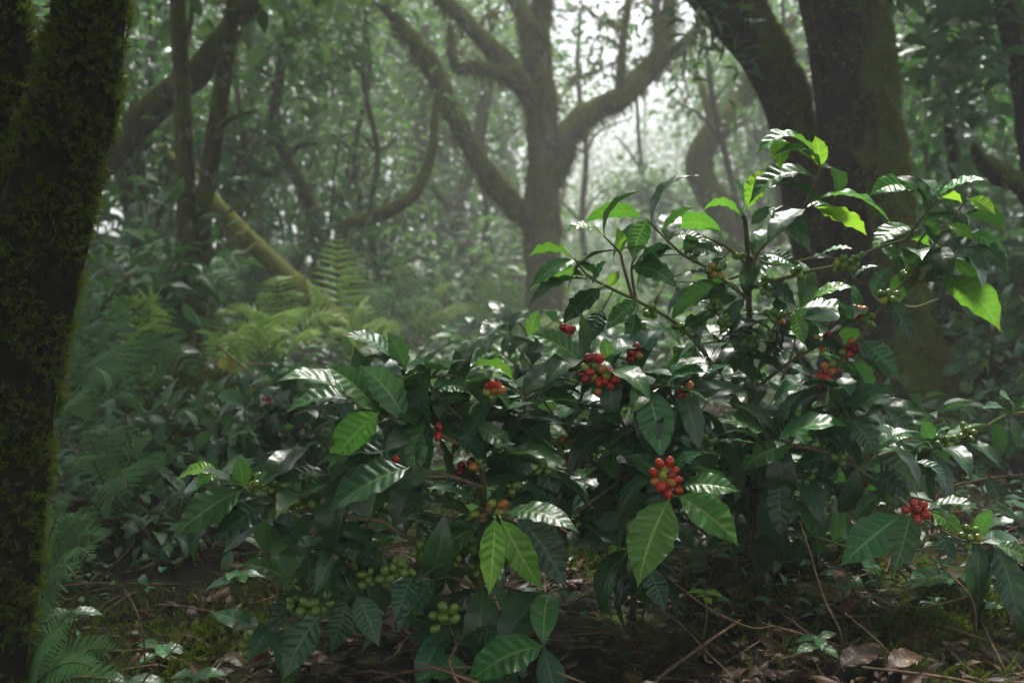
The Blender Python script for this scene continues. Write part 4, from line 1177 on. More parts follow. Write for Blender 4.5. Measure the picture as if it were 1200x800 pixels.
# ---- left coffee shrub
A_BR = [
    [(556, 776, 1.64), (562, 690, 1.65), (566, 600, 1.66), (564, 545, 1.68), (548, 500, 1.70), (520, 470, 1.72), (492, 455, 1.72), (474, 434, 1.72)],
    [(552, 525, 1.68), (510, 508, 1.68), (478, 493, 1.67), (447, 487, 1.66), (425, 476, 1.66)],
    [(562, 645, 1.65), (520, 634, 1.63), (480, 630, 1.62), (450, 612, 1.62), (422, 607, 1.61), (366, 599, 1.6), (338, 595, 1.6), (310, 585, 1.59), (285, 573, 1.58), (257, 552, 1.58)],
    [(560, 665, 1.65), (500, 658, 1.6), (440, 682, 1.58), (414, 696, 1.57), (378, 718, 1.56)],
    [(520, 634, 1.63), (455, 640, 1.6), (416, 656, 1.58), (364, 690, 1.57), (320, 734, 1.55), (303, 752, 1.55)],
    [(566, 608, 1.66), (576, 606, 1.62), (588, 602, 1.6)],
    [(564, 545, 1.68), (590, 520, 1.7), (608, 490, 1.72), (612, 465, 1.73), (596, 450, 1.73)],
    [(566, 592, 1.66), (600, 572, 1.69), (635, 545, 1.72)],
    [(565, 570, 1.66), (512, 553, 1.64), (480, 548, 1.62), (455, 535, 1.62)],
    [(556, 770, 1.62), (595, 766, 1.58), (637, 757, 1.55)],
    [(556, 776, 1.62), (550, 782, 1.56), (545, 786, 1.54)],
    [(561, 690, 1.65), (530, 676, 1.62), (505, 678, 1.6)],
    [(532, 792, 1.6), (533, 760, 1.58), (526, 730, 1.57)],
    [(416, 656, 1.58), (385, 645, 1.58), (359, 642, 1.58)],
    [(552, 505, 1.69), (572, 480, 1.70), (578, 462, 1.70)],
    [(535, 485, 1.71), (510, 460, 1.70), (503, 445, 1.70), (520, 440, 1.71), (540, 442, 1.71)],
]
A_EX = [
    [(564, 560, 1.68), (520, 560, 1.8), (450, 560, 1.92), (390, 555, 1.98)],
    [(562, 640, 1.66), (600, 640, 1.76), (640, 620, 1.85), (680, 610, 1.9)],
    [(548, 505, 1.70), (520, 500, 1.85), (470, 490, 1.95), (430, 500, 2.0)],
    [(560, 520, 1.7), (590, 490, 1.85), (630, 500, 1.95)],
    [(561, 680, 1.65), (600, 690, 1.74), (640, 700, 1.8)],
    [(561, 690, 1.65), (500, 700, 1.7), (440, 690, 1.74), (400, 680, 1.78)],
    [(562, 620, 1.66), (500, 600, 1.75), (440, 600, 1.8), (380, 620, 1.82)],
    [(530, 478, 1.72), (560, 470, 1.8), (590, 460, 1.85)],
]
A_LV = [
    (473, 431, 400, 393, 22, 'u', 'm', dict(arch=.12, dz=-.02)), (476, 432, 454, 389, 37, 'f', 'm'), (471, 437, 408, 434, 20, 'b', 'd', dict(arch=.18)), (469, 446, 530, 434, 20, 'b', 'd', dict(arch=.12, o=-.03)),
    (500, 440, 486, 419, 20, 'h', 'm'), (447, 488, 380, 428, 34, 'h', 'm', dict(o=-.01)), (475, 493, 420, 428, 36, 'h', 'm', dict(o=-.02)), (428, 480, 322, 447, 23, 'u', 'm', dict(arch=.14)),
    (422, 473, 332, 486, 21, 'u', 'm', dict(arch=.14)), (443, 484, 384, 550, 60, 'f', 'y', dict(o=-.05, dz=-.03)), (399, 490, 362, 513, 18, 'u', 'd'), (493, 507, 485, 561, 46, 'f', 'm', dict(o=-.05)),
    (474, 487, 513, 463, 22, 'b', 'd', dict(o=-.02)), (470, 524, 400, 546, 26, 'h', 'd'), (456, 538, 393, 561, 20, 'b', 'd'), (479, 548, 379, 605, 40, 'h', 'd', dict(o=-.06)),
    (386, 557, 321, 567, 16, 'u', 'm', dict(d=1.62)), (391, 565, 346, 589, 24, 'h', 'm', dict(d=1.62)), (405, 606, 378, 642, 28, 'f', 'd'), (556, 604, 463, 608, 22, 'u', 'm', dict(arch=.16, o=-.03)),
    (508, 601, 488, 634, 30, 'f', 'd'), (561, 617, 480, 690, 46, 'h', 'm', dict(o=-.06)), (580, 607, 573, 699, 30, 'f', 'y', dict(o=-.06, dz=-.03)), (587, 608, 636, 692, 32, 'f', 'y', dict(o=-.045, dz=.03)),
    (593, 601, 680, 625, 23, 'u', 'm', dict(arch=.13, o=-.03)), (592, 585, 650, 600, 18, 'u', 'd'), (609, 606, 664, 690, 52, 'f', 'd', dict(o=.04)), (572, 546, 661, 545, 24, 'u', 'm', dict(arch=.18)),
    (637, 543, 653, 600, 44, 'f', 'd', dict(o=-.01)), (536, 511, 571, 545, 40, 'f', 'd'), (558, 500, 605, 536, 36, 'h', 'm', dict(o=-.03)), (611, 466, 585, 490, 34, 'f', 'g'),
    (537, 444, 603, 447, 22, 'b', 'g', dict(arch=.24)), (546, 446, 592, 437, 22, 'u', 'm'), (505, 456, 562, 461, 26, 'h', 'm', dict(arch=.12)), (500, 471, 548, 467, 26, 'h', 'm', dict(arch=.1)),
    (508, 472, 542, 498, 26, 'f', 'm'), (576, 508, 612, 522, 24, 'f', 'd'), (637, 757, 543, 806, 52, 'h', 'g', dict(o=-.02)), (549, 781, 486, 798, 28, 'h', 'm'),
    (592, 738, 538, 748, 36, 'f', 'd', dict(d=1.6)), (508, 679, 465, 742, 36, 'f', 'd', dict(o=-.03)), (484, 672, 462, 728, 32, 'f', 'd'), (376, 720, 332, 797, 50, 'f', 'd', dict(o=-.04)),
    (405, 704, 387, 766, 36, 'f', 'd'), (418, 697, 444, 758, 38, 'f', 'd', dict(o=-.02)), (362, 692, 311, 739, 32, 'h', 'd'), (359, 643, 362, 689, 28, 'f', 'm', dict(o=-.03)),
    (346, 686, 281, 661, 28, 'h', 'm'), (356, 641, 316, 656, 18, 'u', 'm'), (452, 663, 386, 643, 30, 'h', 'd', dict(o=-.02)), (255, 551, 204, 566, 16, 'u', 'y', dict(arch=.18, dz=-.01)),
    (256, 553, 229, 576, 18, 'h', 'g', dict(arch=.15)), (286, 571, 280, 534, 36, 'f', 'm', dict(o=.01)), (300, 572, 314, 552, 22, 'h', 'm'), (283, 574, 200, 632, 40, 'h', 'm', dict(o=-.03, arch=.08)),
    (312, 591, 248, 641, 34, 'h', 'd', dict(o=-.03)), (338, 597, 327, 652, 28, 'f', 'd', dict(o=-.02)), (345, 584, 321, 572, 20, 'u', 'm'), (340, 610, 359, 599, 14, 'u', 'g'),
    (420, 660, 470, 630, 30, 'u', 'd'), (540, 690, 505, 650, 30, 'h', 'd', dict(o=.03)), (560, 640, 610, 655, 34, 'f', 'd', dict(o=.06)), (430, 615, 400, 590, 24, 'u', 'd', dict(o=.04)),
    (520, 560, 560, 590, 30, 'f', 'd', dict(o=.05)), (490, 600, 450, 570, 26, 'u', 'd', dict(o=.06)), (600, 500, 640, 520, 26, 'u', 'd', dict(o=.06)),
]
g5 = 'gggggg'
A_CL = [
    (322, 573, 'ygggg', 9), (336, 588, 'ggyg', 8), (374, 591, 'ggggg', 10), (352, 588, 'ggy', 8), (424, 592, 'gggggg', 14), (438, 600, 'gggg', 10), (385, 662, 'ggggggg', 11), (377, 706, 'gggggg', 10, dict(fwd=.03)),
    (402, 690, 'ggggggg', 11, dict(fwd=.03)), (432, 676, 'gggggg', 10, dict(fwd=.02)), (465, 661, 'gggg', 9, dict(fwd=.02)), (526, 724, 'gggggg', 14, dict(fwd=.03, rad=.0086, pos=[(519, 711), (531, 713), (508, 721), (519, 723), (532, 724), (510, 736)])),
    (299, 754, 'gyggygkg', 14, dict(fwd=.02, pos=[(292, 746), (298, 742), (304, 749), (287, 755), (298, 755), (290, 765), (299, 767), (308, 759)])), (492, 648, 'ggggg', 12), (570, 600, 'pyoypyg', 12, dict(fwd=.03, label='cluster of blushing yellow cherries', pos=[(572, 596), (576, 590), (589, 590), (556, 602), (567, 606), (585, 602), (551, 608)])),
    (578, 458, 'rrrooyg', 10, dict(fwd=.03, label='cluster of red and green cherries', pos=[(572, 452), (577, 450), (583, 452), (580, 458), (588, 457), (571, 459), (577, 466)])), (463, 536, 'r', 2), (545, 551, 'kkkk', 9, dict(fwd=.02, label='cluster of dark red cherries', pos=[(541, 545), (537, 553), (552, 541), (546, 561)])), (514, 506, 'kr', 4),
    (587, 491, 'oo', 5), (621, 492, 'kggk', 9), (540, 620, 'gggg', 11), (600, 628, 'gggg', 12), (455, 588, 'ygg', 9), (520, 650, 'gg', 7), (560, 580, 'gggg', 10, dict(fwd=-.04)), (415, 572, 'ggg', 8), (500, 575, 'ggg', 10), (400, 598, 'gggg', 11), (300, 566, 'ygg', 8), (345, 708, 'gggg', 10), (360, 712, 'ggggg', 10, dict(fwd=.03)), (455, 676, 'ggggg', 11, dict(fwd=.03)), (475, 668, 'ggg', 8, dict(fwd=.03)), (416, 655, 'ggggg', 11), (340, 712, 'ggg', 8), (548, 640, 'ygggg', 12, dict(fwd=.03)), (558, 665, 'gggg', 10, dict(fwd=.02)), (600, 572, 'gggg', 11, dict(fwd=.02)), (590, 520, 'kggg', 9), (635, 548, 'gggg', 9), (505, 630, 'gggg', 11), (560, 545, 'gog', 8, dict(fwd=.03)), (530, 655, 'yggg', 10),
]
coffee_shrub('coffee shrub on the left with the bright yellow green leaf pair', A_BR, A_LV, A_CL, 11, stem_w=(.0075, .0028), filler=230, extra_branches=A_EX)

# ---- middle coffee shrub with the ripe cherry bunches
C_BR = [
    [(742, 716, 1.86), (747, 640, 1.84), (758, 575, 1.8), (765, 520, 1.8), (756, 456, 1.78), (740, 440, 1.78)],
    [(750, 600, 1.82), (735, 512, 1.8), (718, 475, 1.78), (703, 445, 1.76), (694, 426, 1.76)],
    [(747, 625, 1.83), (700, 545, 1.85), (665, 505, 1.85), (648, 485, 1.83), (630, 460, 1.8)],
    [(758, 580, 1.8), (770, 545, 1.72), (780, 560, 1.68), (785, 582, 1.66)],
    [(758, 460, 1.78), (776, 452, 1.76), (803, 456, 1.78)],
    [(665, 505, 1.85), (680, 470, 1.82), (686, 430, 1.8), (680, 420, 1.8)],
    [(747, 650, 1.84), (742, 643, 1.78), (738, 642, 1.76)],
    [(747, 655, 1.84), (756, 660, 1.78), (760, 665, 1.76)],
    [(665, 607, 1.74), (700, 582, 1.77), (736, 556, 1.8), (756, 545, 1.81)],
    [(765, 530, 1.8), (800, 530, 1.84), (832, 518, 1.86)],
    [(765, 500, 1.8), (810, 490, 1.84), (830, 470, 1.86)],
    [(718, 475, 1.78), (725, 440, 1.78), (716, 426, 1.77)],
]
C_EX = [
    [(760, 560, 1.81), (790, 540, 1.95), (830, 520, 2.05)], [(765, 520, 1.8), (720, 520, 1.95), (680, 530, 2.0)], [(757, 590, 1.81), (800, 600, 1.92), (840, 590, 2.0)], [(750, 620, 1.83), (710, 600, 1.92), (680, 570, 2.0)],
    [(760, 470, 1.8), (790, 470, 1.92), (820, 460, 2.0)], [(720, 478, 1.8), (690, 480, 1.92), (660, 470, 2.0)]]
C_LV = [
    (684, 427, 621, 391, 36, 'h', 'm', dict(o=-.02)), (626, 462, 652, 437, 26, 'f', 'g'), (635, 458, 682, 482, 28, 'h', 'm', dict(o=-.02)), (650, 441, 683, 449, 20, 'u', 'm', dict(d=1.8)), (672, 427, 626, 441, 28, 'b', 'd'),
    (759, 456, 776, 540, 44, 'f', 'm', dict(o=-.04, dz=-.02)), (772, 537, 714, 528, 26, 'h', 'd', dict(o=-.01)), (786, 553, 823, 532, 34, 'h', 'm'), (798, 569, 868, 576, 26, 'h', 'm', dict(arch=.1)),
    (795, 581, 866, 640, 46, 'f', 'g', dict(o=-.03, dz=-.05)), (784, 586, 747, 689, 62, 'f', 'g', dict(o=-.03, dz=-.06)), (771, 580, 717, 611, 32, 'h', 'm', dict(o=-.02)), (762, 560, 716, 586, 26, 'h', 'd'),
    (740, 642, 694, 643, 20, 'u', 'd'), (760, 664, 781, 717, 28, 'f', 'd'), (755, 455, 728, 423, 28, 'f', 'd'), (715, 426, 708, 394, 28, 'f', 'g'), (735, 456, 728, 482, 22, 'b', 'd'),
    (765, 451, 834, 437, 28, 'h', 'm', dict(arch=.12)), (805, 474, 800, 508, 28, 'f', 'd'), (720, 480, 690, 500, 24, 'u', 'd'), (700, 545, 660, 555, 24, 'u', 'd'), (830, 520, 865, 545, 26, 'h', 'd'),
    (700, 548, 730, 590, 28, 'f', 'd', dict(o=.03)), (756, 600, 700, 620, 26, 'h', 'd', dict(o=.05)),
]
C_CL = [
    (703, 437, 'kkrykrgyorryrrkor', 20, dict(fwd=.03, label='large cluster of red and half ripe cherries', pos=[(689, 419), (696, 419), (703, 420), (685, 430), (682, 438), (692, 436), (697, 428), (694, 442), (706, 432), (716, 436), (722, 444), (711, 440), (702, 447), (715, 451), (687, 444), (701, 459), (709, 446)])),
    (782, 561, 'rrrygrororrrky', 24, dict(fwd=.03, rad=.0084, label='bunch of shiny red cherries', pos=[(773, 543), (785, 541), (766, 553), (780, 552), (778, 563), (791, 551), (768, 564), (793, 562), (786, 565), (775, 570), (795, 574), (783, 578), (786, 558), (777, 557)])),
    (665, 388, 'kkrkk', 9, dict(label='dusky red cherries')), (741, 413, 'kkogk', 9), (660, 520, 'ggggogg', 13), (668, 537, 'oggggg', 12), (803, 459, 'kkogg', 12), (828, 520, 'ggygggg', 11), (640, 490, 'gkgg', 8), (690, 530, 'ggggg', 10), (810, 490, 'gggg', 8),
]
coffee_shrub('middle coffee shrub bearing the two biggest bunches of red cherries', C_BR, C_LV, C_CL, 23, stem_w=(.008, .003), filler=220, extra_branches=C_EX)

# ---- tall right coffee shrub
B_BR = [
    [(884, 670, 2.1), (882, 560, 2.1), (880, 450, 2.1), (877, 330, 2.08), (874, 265, 2.06), (869, 250, 2.05)],
    [(878, 345, 2.08), (886, 300, 2.06), (915, 270, 2.02), (938, 248, 2.0), (955, 212, 1.98), (962, 193, 1.98)],
    [(877, 338, 2.08), (940, 320, 2.0), (985, 310, 1.98), (1030, 290, 1.96), (1062, 280, 1.95), (1075, 262, 1.95), (1100, 233, 1.95)],
    [(884, 645, 2.1), (900, 570, 2.06), (944, 482, 2.0), (970, 440, 1.97), (1005, 400, 1.95), (1040, 350, 1.93), (1080, 310, 1.92), (1105, 270, 1.91), (1136, 230, 1.9)],
    [(1080, 310, 1.92), (1110, 300, 1.9), (1140, 288, 1.89)],
    [(1062, 332, 1.93), (1082, 330, 1.91), (1108, 327, 1.89)],
    [(1103, 272, 1.91), (1115, 270, 1.9), (1134, 274, 1.89)],
    [(880, 460, 2.1), (920, 428, 2.05), (955, 407, 2.02), (990, 382, 2.0), (1010, 366, 1.99)],
    [(880, 490, 2.1), (852, 454, 2.07), (830, 420, 2.05), (800, 385, 2.0), (765, 362, 1.95), (710, 335, 1.9), (688, 322, 1.88), (673, 303, 1.87)],
    [(742, 352, 1.93), (730, 310, 1.91), (726, 296, 1.9), (708, 277, 1.88)],
    [(745, 352, 1.93), (740, 315, 1.92), (746, 300, 1.92)],
    [(877, 350, 2.08), (866, 342, 2.05), (830, 315, 2.0), (800, 298, 1.97), (775, 275, 1.95), (757, 256, 1.93)],
    [(875, 310, 2.07), (852, 290, 2.02), (822, 276, 1.99)],
    [(882, 570, 2.1), (905, 535, 1.98), (928, 522, 1.93), (985, 535, 1.88), (1033, 570, 1.84), (1062, 592, 1.82), (1085, 610, 1.81), (1125, 632, 1.8), (1166, 640, 1.78)],
    [(882, 580, 2.1), (930, 553, 1.95), (970, 568, 1.93), (1032, 595, 1.9)],
    [(970, 440, 1.97), (976, 458, 1.94), (998, 492, 1.9), (1030, 535, 1.87)],
    [(880, 420, 2.1), (862, 400, 2.08), (845, 375, 2.06), (838, 345, 2.04)],
    [(886, 440, 2.09), (900, 405, 2.05), (912, 375, 2.03), (938, 362, 2.02)],
    [(916, 445, 2.04), (928, 415, 2.02), (934, 385, 2.02)],
    [(938, 248, 2.0), (950, 242, 1.97), (958, 238, 1.95)],
    [(926, 522, 1.93), (914, 516, 1.92), (905, 530, 1.93), (915, 556, 1.93)],
]
B_EX = [
    [(878, 380, 2.08), (920, 370, 2.2), (970, 380, 2.3)], [(878, 400, 2.1), (840, 400, 2.25), (790, 410, 2.3)], [(876, 320, 2.07), (840, 330, 2.2), (790, 330, 2.25)], [(880, 480, 2.1), (930, 480, 2.25), (1000, 470, 2.35)],
    [(876, 300, 2.06), (910, 310, 2.18), (960, 300, 2.25)], [(1040, 352, 1.93), (1070, 360, 2.05), (1100, 350, 2.15)], [(880, 560, 2.1), (930, 580, 2.15), (980, 600, 2.2)], [(880, 520, 2.1), (850, 540, 2.15), (820, 560, 2.2)], [(1000, 550, 1.87), (1040, 530, 1.97), (1080, 530, 2.05)],
    [(765, 362, 1.95), (780, 330, 2.05), (800, 320, 2.1)],
    [(883, 625, 2.1), (930, 622, 2.06), (990, 640, 2.02), (1035, 655, 1.98)], [(883, 615, 2.1), (840, 625, 2.06), (800, 645, 2.02)], [(883, 600, 2.1), (905, 640, 2.2), (965, 650, 2.3)], [(882, 540, 2.1), (840, 560, 2.05), (810, 590, 2.0)], [(883, 585, 2.1), (960, 590, 2.1), (1040, 620, 2.1)]]
B_LV = [
    (753, 255, 682, 263, 18, 'b', 'g', dict(arch=.2)), (760, 257, 741, 306, 40, 'f', 'g', dict(o=-.04)), (728, 297, 723, 266, 16, 'f', 'y', dict(o=.03)), (708, 277, 661, 273, 14, 'u', 'g', dict(arch=.2)), (673, 304, 619, 301, 18, 'b', 'g', dict(arch=.2)),
    (684, 323, 621, 341, 20, 'b', 'g', dict(arch=.2)), (685, 327, 619, 359, 22, 'u', 'd', dict(arch=.12)), (694, 332, 711, 305, 22, 'h', 'm'), (704, 338, 657, 383, 28, 'h', 'd', dict(o=-.03)), (747, 350, 709, 388, 42, 'f', 'm', dict(o=-.04)),
    (706, 363, 685, 407, 24, 'f', 'd'), (745, 367, 736, 405, 28, 'f', 'd'), (712, 335, 726, 317, 18, 'f', 'y'), (739, 313, 796, 340, 26, 'h', 'm', dict(arch=.12)), (743, 312, 791, 293, 22, 'b', 'd'),
    (775, 272, 815, 243, 26, 'b', 'm', dict(arch=.1)), (846, 272, 779, 270, 20, 'b', 'g', dict(arch=.18)), (868, 252, 823, 247, 14, 'b', 'g', dict(arch=.25)), (800, 291, 846, 301, 26, 'h', 'd'), (790, 276, 832, 287, 24, 'h', 'd'), (850, 290, 806, 306, 24, 'h', 'd', dict(o=.04)),
    (850, 338, 784, 380, 28, 'b', 'd', dict(arch=.15)), (832, 380, 794, 391, 18, 'u', 'm'), (957, 184, 885, 184, 22, 'u', 'g', dict(arch=.30, dz=-.03)), (913, 161, 915, 199, 36, 'f', 'y', dict(d=2.0)), (962, 196, 955, 159, 32, 'f', 'y', dict(o=.02)),
    (953, 206, 877, 240, 30, 'h', 'm', dict(arch=.18)), (875, 241, 900, 197, 26, 'f', 'y', dict(o=.03)), (877, 243, 886, 212, 18, 'f', 'y'), (872, 239, 857, 211, 18, 'h', 'm'), (880, 263, 906, 242, 26, 'f', 'd'), (900, 245, 951, 299, 32, 'h', 'd', dict(arch=.14)),
    (952, 237, 1049, 268, 28, 'u', 'g', dict(arch=.22)), (956, 243, 1016, 276, 30, 'b', 'y', dict(arch=.06)), (1075, 223, 1018, 230, 20, 'h', 'g', dict(arch=.14)), (1088, 234, 1075, 212, 16, 'h', 'm'), (1090, 233, 1106, 217, 18, 'h', 'm'), (1100, 229, 1156, 211, 20, 'u', 'g', dict(arch=.1)),
    (1136, 233, 1167, 252, 38, 'f', 'y', dict(o=-.02)), (1127, 252, 1180, 274, 18, 'b', 'd', dict(arch=.2)), (1112, 264, 1142, 282, 20, 'h', 'y'), (1100, 234, 1129, 244, 16, 'b', 'y', dict(arch=.25)), (1135, 275, 1183, 304, 24, 'h', 'g', dict(arch=.15)), (1138, 291, 1181, 323, 18, 'u', 'd', dict(arch=.2)),
    (1110, 299, 1149, 336, 42, 'b', 'g', dict(arch=.05)), (1107, 327, 1173, 389, 46, 'b', 'g', dict(arch=.12)), (1066, 265, 1021, 294, 28, 'h', 'm', dict(arch=.12)), (1031, 288, 1061, 315, 28, 'h', 'm'), (1075, 263, 1116, 253, 24, 'h', 'm'), (1068, 279, 1096, 292, 26, 'b', 'g'),
    (1083, 329, 1112, 315, 22, 'h', 'd'), (1022, 345, 1046, 312, 32, 'f', 'd', dict(o=.02)), (1000, 326, 1029, 312, 18, 'u', 'd'), (1043, 352, 1069, 400, 42, 'f', 'd', dict(o=-.03)), (1011, 398, 1055, 442, 32, 'f', 'd', dict(o=-.02)), (984, 428, 1022, 468, 26, 'b', 'd'),
    (936, 362, 1011, 373, 20, 'u', 'm', dict(arch=.12)), (930, 368, 942, 405, 24, 'f', 'g', dict(o=-.04)), (899, 326, 934, 360, 32, 'f', 'd'), (895, 298, 936, 315, 26, 'h', 'd'), (952, 350, 1001, 337, 14, 'u', 'g'), (868, 368, 860, 412, 20, 'f', 'd'),
    (912, 518, 832, 495, 22, 'u', 'm', dict(arch=.14)), (913, 514, 999, 501, 28, 'h', 'm', dict(arch=.14, o=-.03)), (928, 523, 864, 556, 28, 'h', 'm', dict(arch=.12, o=-.03)), (867, 560, 833, 577, 30, 'h', 'm'), (974, 508, 988, 542, 28, 'f', 'd'),
    (977, 459, 1001, 495, 32, 'f', 'd'), (997, 492, 1029, 537, 34, 'f', 'd', dict(o=-.03)), (930, 550, 977, 535, 24, 'h', 'd'), (915, 557, 917, 634, 30, 'f', 'd', dict(o=-.02)), (942, 560, 958, 603, 24, 'f', 'g'),
    (1028, 535, 1089, 577, 36, 'f', 'd', dict(o=-.03)), (1074, 541, 1111, 566, 18, 'u', 'd', dict(d=1.9)), (1010, 560, 1071, 587, 28, 'h', 'd'), (1055, 604, 984, 664, 46, 'f', 'm', dict(o=-.02)), (1067, 603, 1048, 670, 36, 'f', 'm', dict(o=-.04)),
    (1088, 595, 1150, 598, 20, 'u', 'm', dict(arch=.12)), (1090, 600, 1129, 627, 26, 'f', 'g'), (1100, 624, 1119, 658, 24, 'f', 'd'), (1165, 641, 1195, 746, 34, 'f', 'd', dict(o=-.03)), (1168, 639, 1216, 662, 28, 'h', 'm', dict(o=-.03)),
    (905, 300, 880, 330, 26, 'f', 'd', dict(o=.06)), (850, 300, 830, 335, 26, 'f', 'd', dict(o=.08)), (800, 345, 830, 365, 26, 'u', 'd', dict(o=.06)), (960, 300, 1000, 292, 22, 'u', 'm', dict(o=.03)),
]
B_CL = [
    (838, 317, 'pgpygggg', 13, dict(fwd=.02, label='green cherries with two blushing pink')), (840, 362, 'ggggggg', 13), (841, 391, 'gggggggg', 13), (861, 424, 'gggggg', 11), (913, 372, 'ggggog', 11), (965, 401, 'rkkygokgg', 13, dict(fwd=.02, label='cluster of red and green cherries')), (995, 407, 'rkrogkr', 12, dict(fwd=.0, label='cluster of dark and bright red cherries')),
    (970, 436, 'rrkookgr', 13, dict(fwd=.02, label='cluster of mostly red cherries')), (962, 446, 'rrok', 8, dict(fwd=.02)), (1006, 363, 'rrgko', 9, dict(fwd=.02)), (988, 310, 'gggygggg', 13, dict(fwd=.02)), (1042, 346, 'ggggygg', 12, dict(fwd=.02)), (878, 450, 'gggggg', 14, dict(fwd=.03)), (924, 546, 'ggggg', 11, dict(fwd=.01)),
    (1005, 574, 'gkkgkggkk', 15, dict(fwd=.02, label='cluster of dark red and green cherries')), (1074, 598, 'rrrrrk', 12, dict(fwd=.03, rad=.0088, label='cluster of five bright red cherries', pos=[(1062, 597), (1071, 590), (1081, 592), (1084, 602), (1073, 608), (1074, 597)])), (1138, 626, 'ggggyg', 12, dict(fwd=.02, pos=[(1133, 619), (1143, 621), (1128, 627), (1136, 630), (1147, 630), (1134, 640)])),
    (895, 330, 'ggg', 8), (815, 300, 'gg', 6), (760, 365, 'gggg', 9), (754, 392, 'kggkgg', 11), (1062, 320, 'ggg', 7), (868, 300, 'gg', 6), (880, 400, 'ggggg', 12, dict(fwd=.03)), (905, 395, 'ggg', 9), (848, 380, 'ggggg', 12, dict(fwd=.02)), (800, 385, 'gggg', 10), (935, 320, 'ggg', 8), (1005, 302, 'gggg', 10), (898, 335, 'ggg', 9), (1020, 376, 'gggg', 10), (985, 536, 'gggg', 10), (950, 562, 'ggg', 9), (905, 345, 'gg', 7),
]
coffee_shrub('tallest coffee shrub standing on the right before the twin trunks', B_BR, B_LV, B_CL, 37, stem_w=(.0115, .0035), filler=330, extra_branches=B_EX, fill_top=360)

# ---- coffee shrub reaching in from the right edge
D_BR = [
    [(1275, 640, 2.2), (1268, 560, 2.2), (1258, 480, 2.15), (1250, 430, 2.12)],
    [(1258, 485, 2.15), (1190, 485, 2.1), (1155, 500, 2.08), (1125, 518, 2.05), (1098, 525, 2.04), (1066, 534, 2.02)],
    [(1268, 570, 2.2), (1235, 600, 2.1), (1200, 616, 2.05)],
]
D_LV = [
    (1187, 478, 1171, 462, 18, 'h', 'm'), (1190, 480, 1222, 466, 22, 'h', 'm'), (1092, 518, 1082, 491, 16, 'f', 'm'), (1096, 510, 1114, 502, 14, 'u', 'm', dict(d=2.04)), (1034, 518, 1066, 512, 22, 'h', 'g', dict(d=2.02)), (1037, 479, 1074, 514, 28, 'f', 'd', dict(d=2.02)),
    (1120, 528, 1156, 562, 28, 'f', 'd'), (1158, 558, 1178, 592, 18, 'f', 'd', dict(d=2.06)), (1202, 622, 1158, 595, 20, 'u', 'm', dict(arch=.12)), (1200, 500, 1180, 540, 28, 'f', 'd', dict(o=.03)), (1250, 440, 1215, 470, 28, 'h', 'd'),
]
D_CL = [(1105, 516, 'gggygggg', 13), (1134, 508, 'gggogggg', 13)]
coffee_shrub('coffee shrub reaching in from the right edge with only green cherries', D_BR, D_LV, D_CL, 51, filler=46)

# ---- two coffee shrubs behind, out of focus
E_BR = [
    [(628, 500, 3.0), (626, 440, 3.0), (618, 395, 3.0)], [(626, 460, 3.0), (660, 420, 2.95), (690, 400, 2.95)], [(626, 450, 3.0), (590, 415, 3.0), (565, 405, 3.0)], [(622, 420, 3.0), (640, 385, 3.05), (655, 372, 3.05)], [(622, 430, 3.0), (600, 395, 2.95), (590, 375, 2.95)], [(627, 470, 3.0), (580, 450, 3.0), (545, 440, 3.0)], [(627, 470, 3.0), (680, 455, 3.0), (720, 445, 3.0)]]
coffee_shrub('blurred coffee shrub behind the gap between left and middle shrubs', E_BR, [(620, 395, 632, 362, 26, 'f', 'g'), (600, 392, 562, 378, 16, 'u', 'm')], [(664, 390, 'kkkrk', 7)], 61, filler=90)
F_BR = [
    [(345, 560, 3.0), (343, 500, 3.0), (340, 455, 3.0)], [(344, 520, 3.0), (310, 480, 2.9), (285, 465, 2.9)], [(344, 510, 3.0), (380, 470, 3.0), (410, 455, 3.0)], [(342, 480, 3.0), (325, 455, 3.0), (318, 440, 3.0)], [(344, 530, 3.0), (300, 520, 2.9), (265, 515, 2.9)], [(344, 535, 3.0), (390, 520, 3.0), (420, 515, 3.0)]]
coffee_shrub('small blurred coffee shrub with one brown red bunch behind the left shrub', F_BR, [(340, 455, 352, 425, 20, 'f', 'm')], [(313, 470, 'kokok', 7, dict(label='brownish red cherries'))], 67, filler=80)

# ------------------------------------------------------------------ forest floor
RL = np.random.default_rng(99)


def floor_scatter(n, x0, x1, y0, y1, r, bias=1.6):
    y = y0 + (y1 - y0) * r.uniform(size=n) ** bias
    x = (r.uniform(size=n) * (x1 - x0) + x0) * (0.35 + y / y1 * .75)
    return x, y


# dead leaves
mb = MB(); n = 10000
x, y = floor_scatter(n, -3.2, 3.2, 1.1, 6.0, RL, 1.9)
z = gz(x, y) + RL.uniform(.004, .028, n)
a = RL.uniform(0, 6.28, n)
yv = np.stack([np.cos(a), np.sin(a), RL.normal(0, .22, n)], 1); zv = np.array([0, 0, 1.0]) + RL.normal(0, .35, (n, 3))
DL = [leaf_geo((0, 0, 0), (0, 1, .05), w, (0, 0, 1), arch=ar, nu=8, nv=4, seed=s, pucker=2.0, fold=f, curl=c) for w, ar, s, f, c in ((.42, .12, 1, .5, .3), (.36, -.1, 2, -.2, -.5), (.5, .08, 3, .1, .8))]
w = RL.integers(0, 3, n); s = .012 + .05 * RL.uniform(size=n) ** 2.2
for k in range(3):
    q = w == k
    scatter(mb, DL[k], np.stack([x, y, z], 1)[q], rotmats(yv[q], zv[q]), s[q])
o = mb.build('leaf_litter', M['litter']); stuff(o); o['label'] = 'brown fallen leaves littering the dark soil'; o['category'] = 'leaf litter'

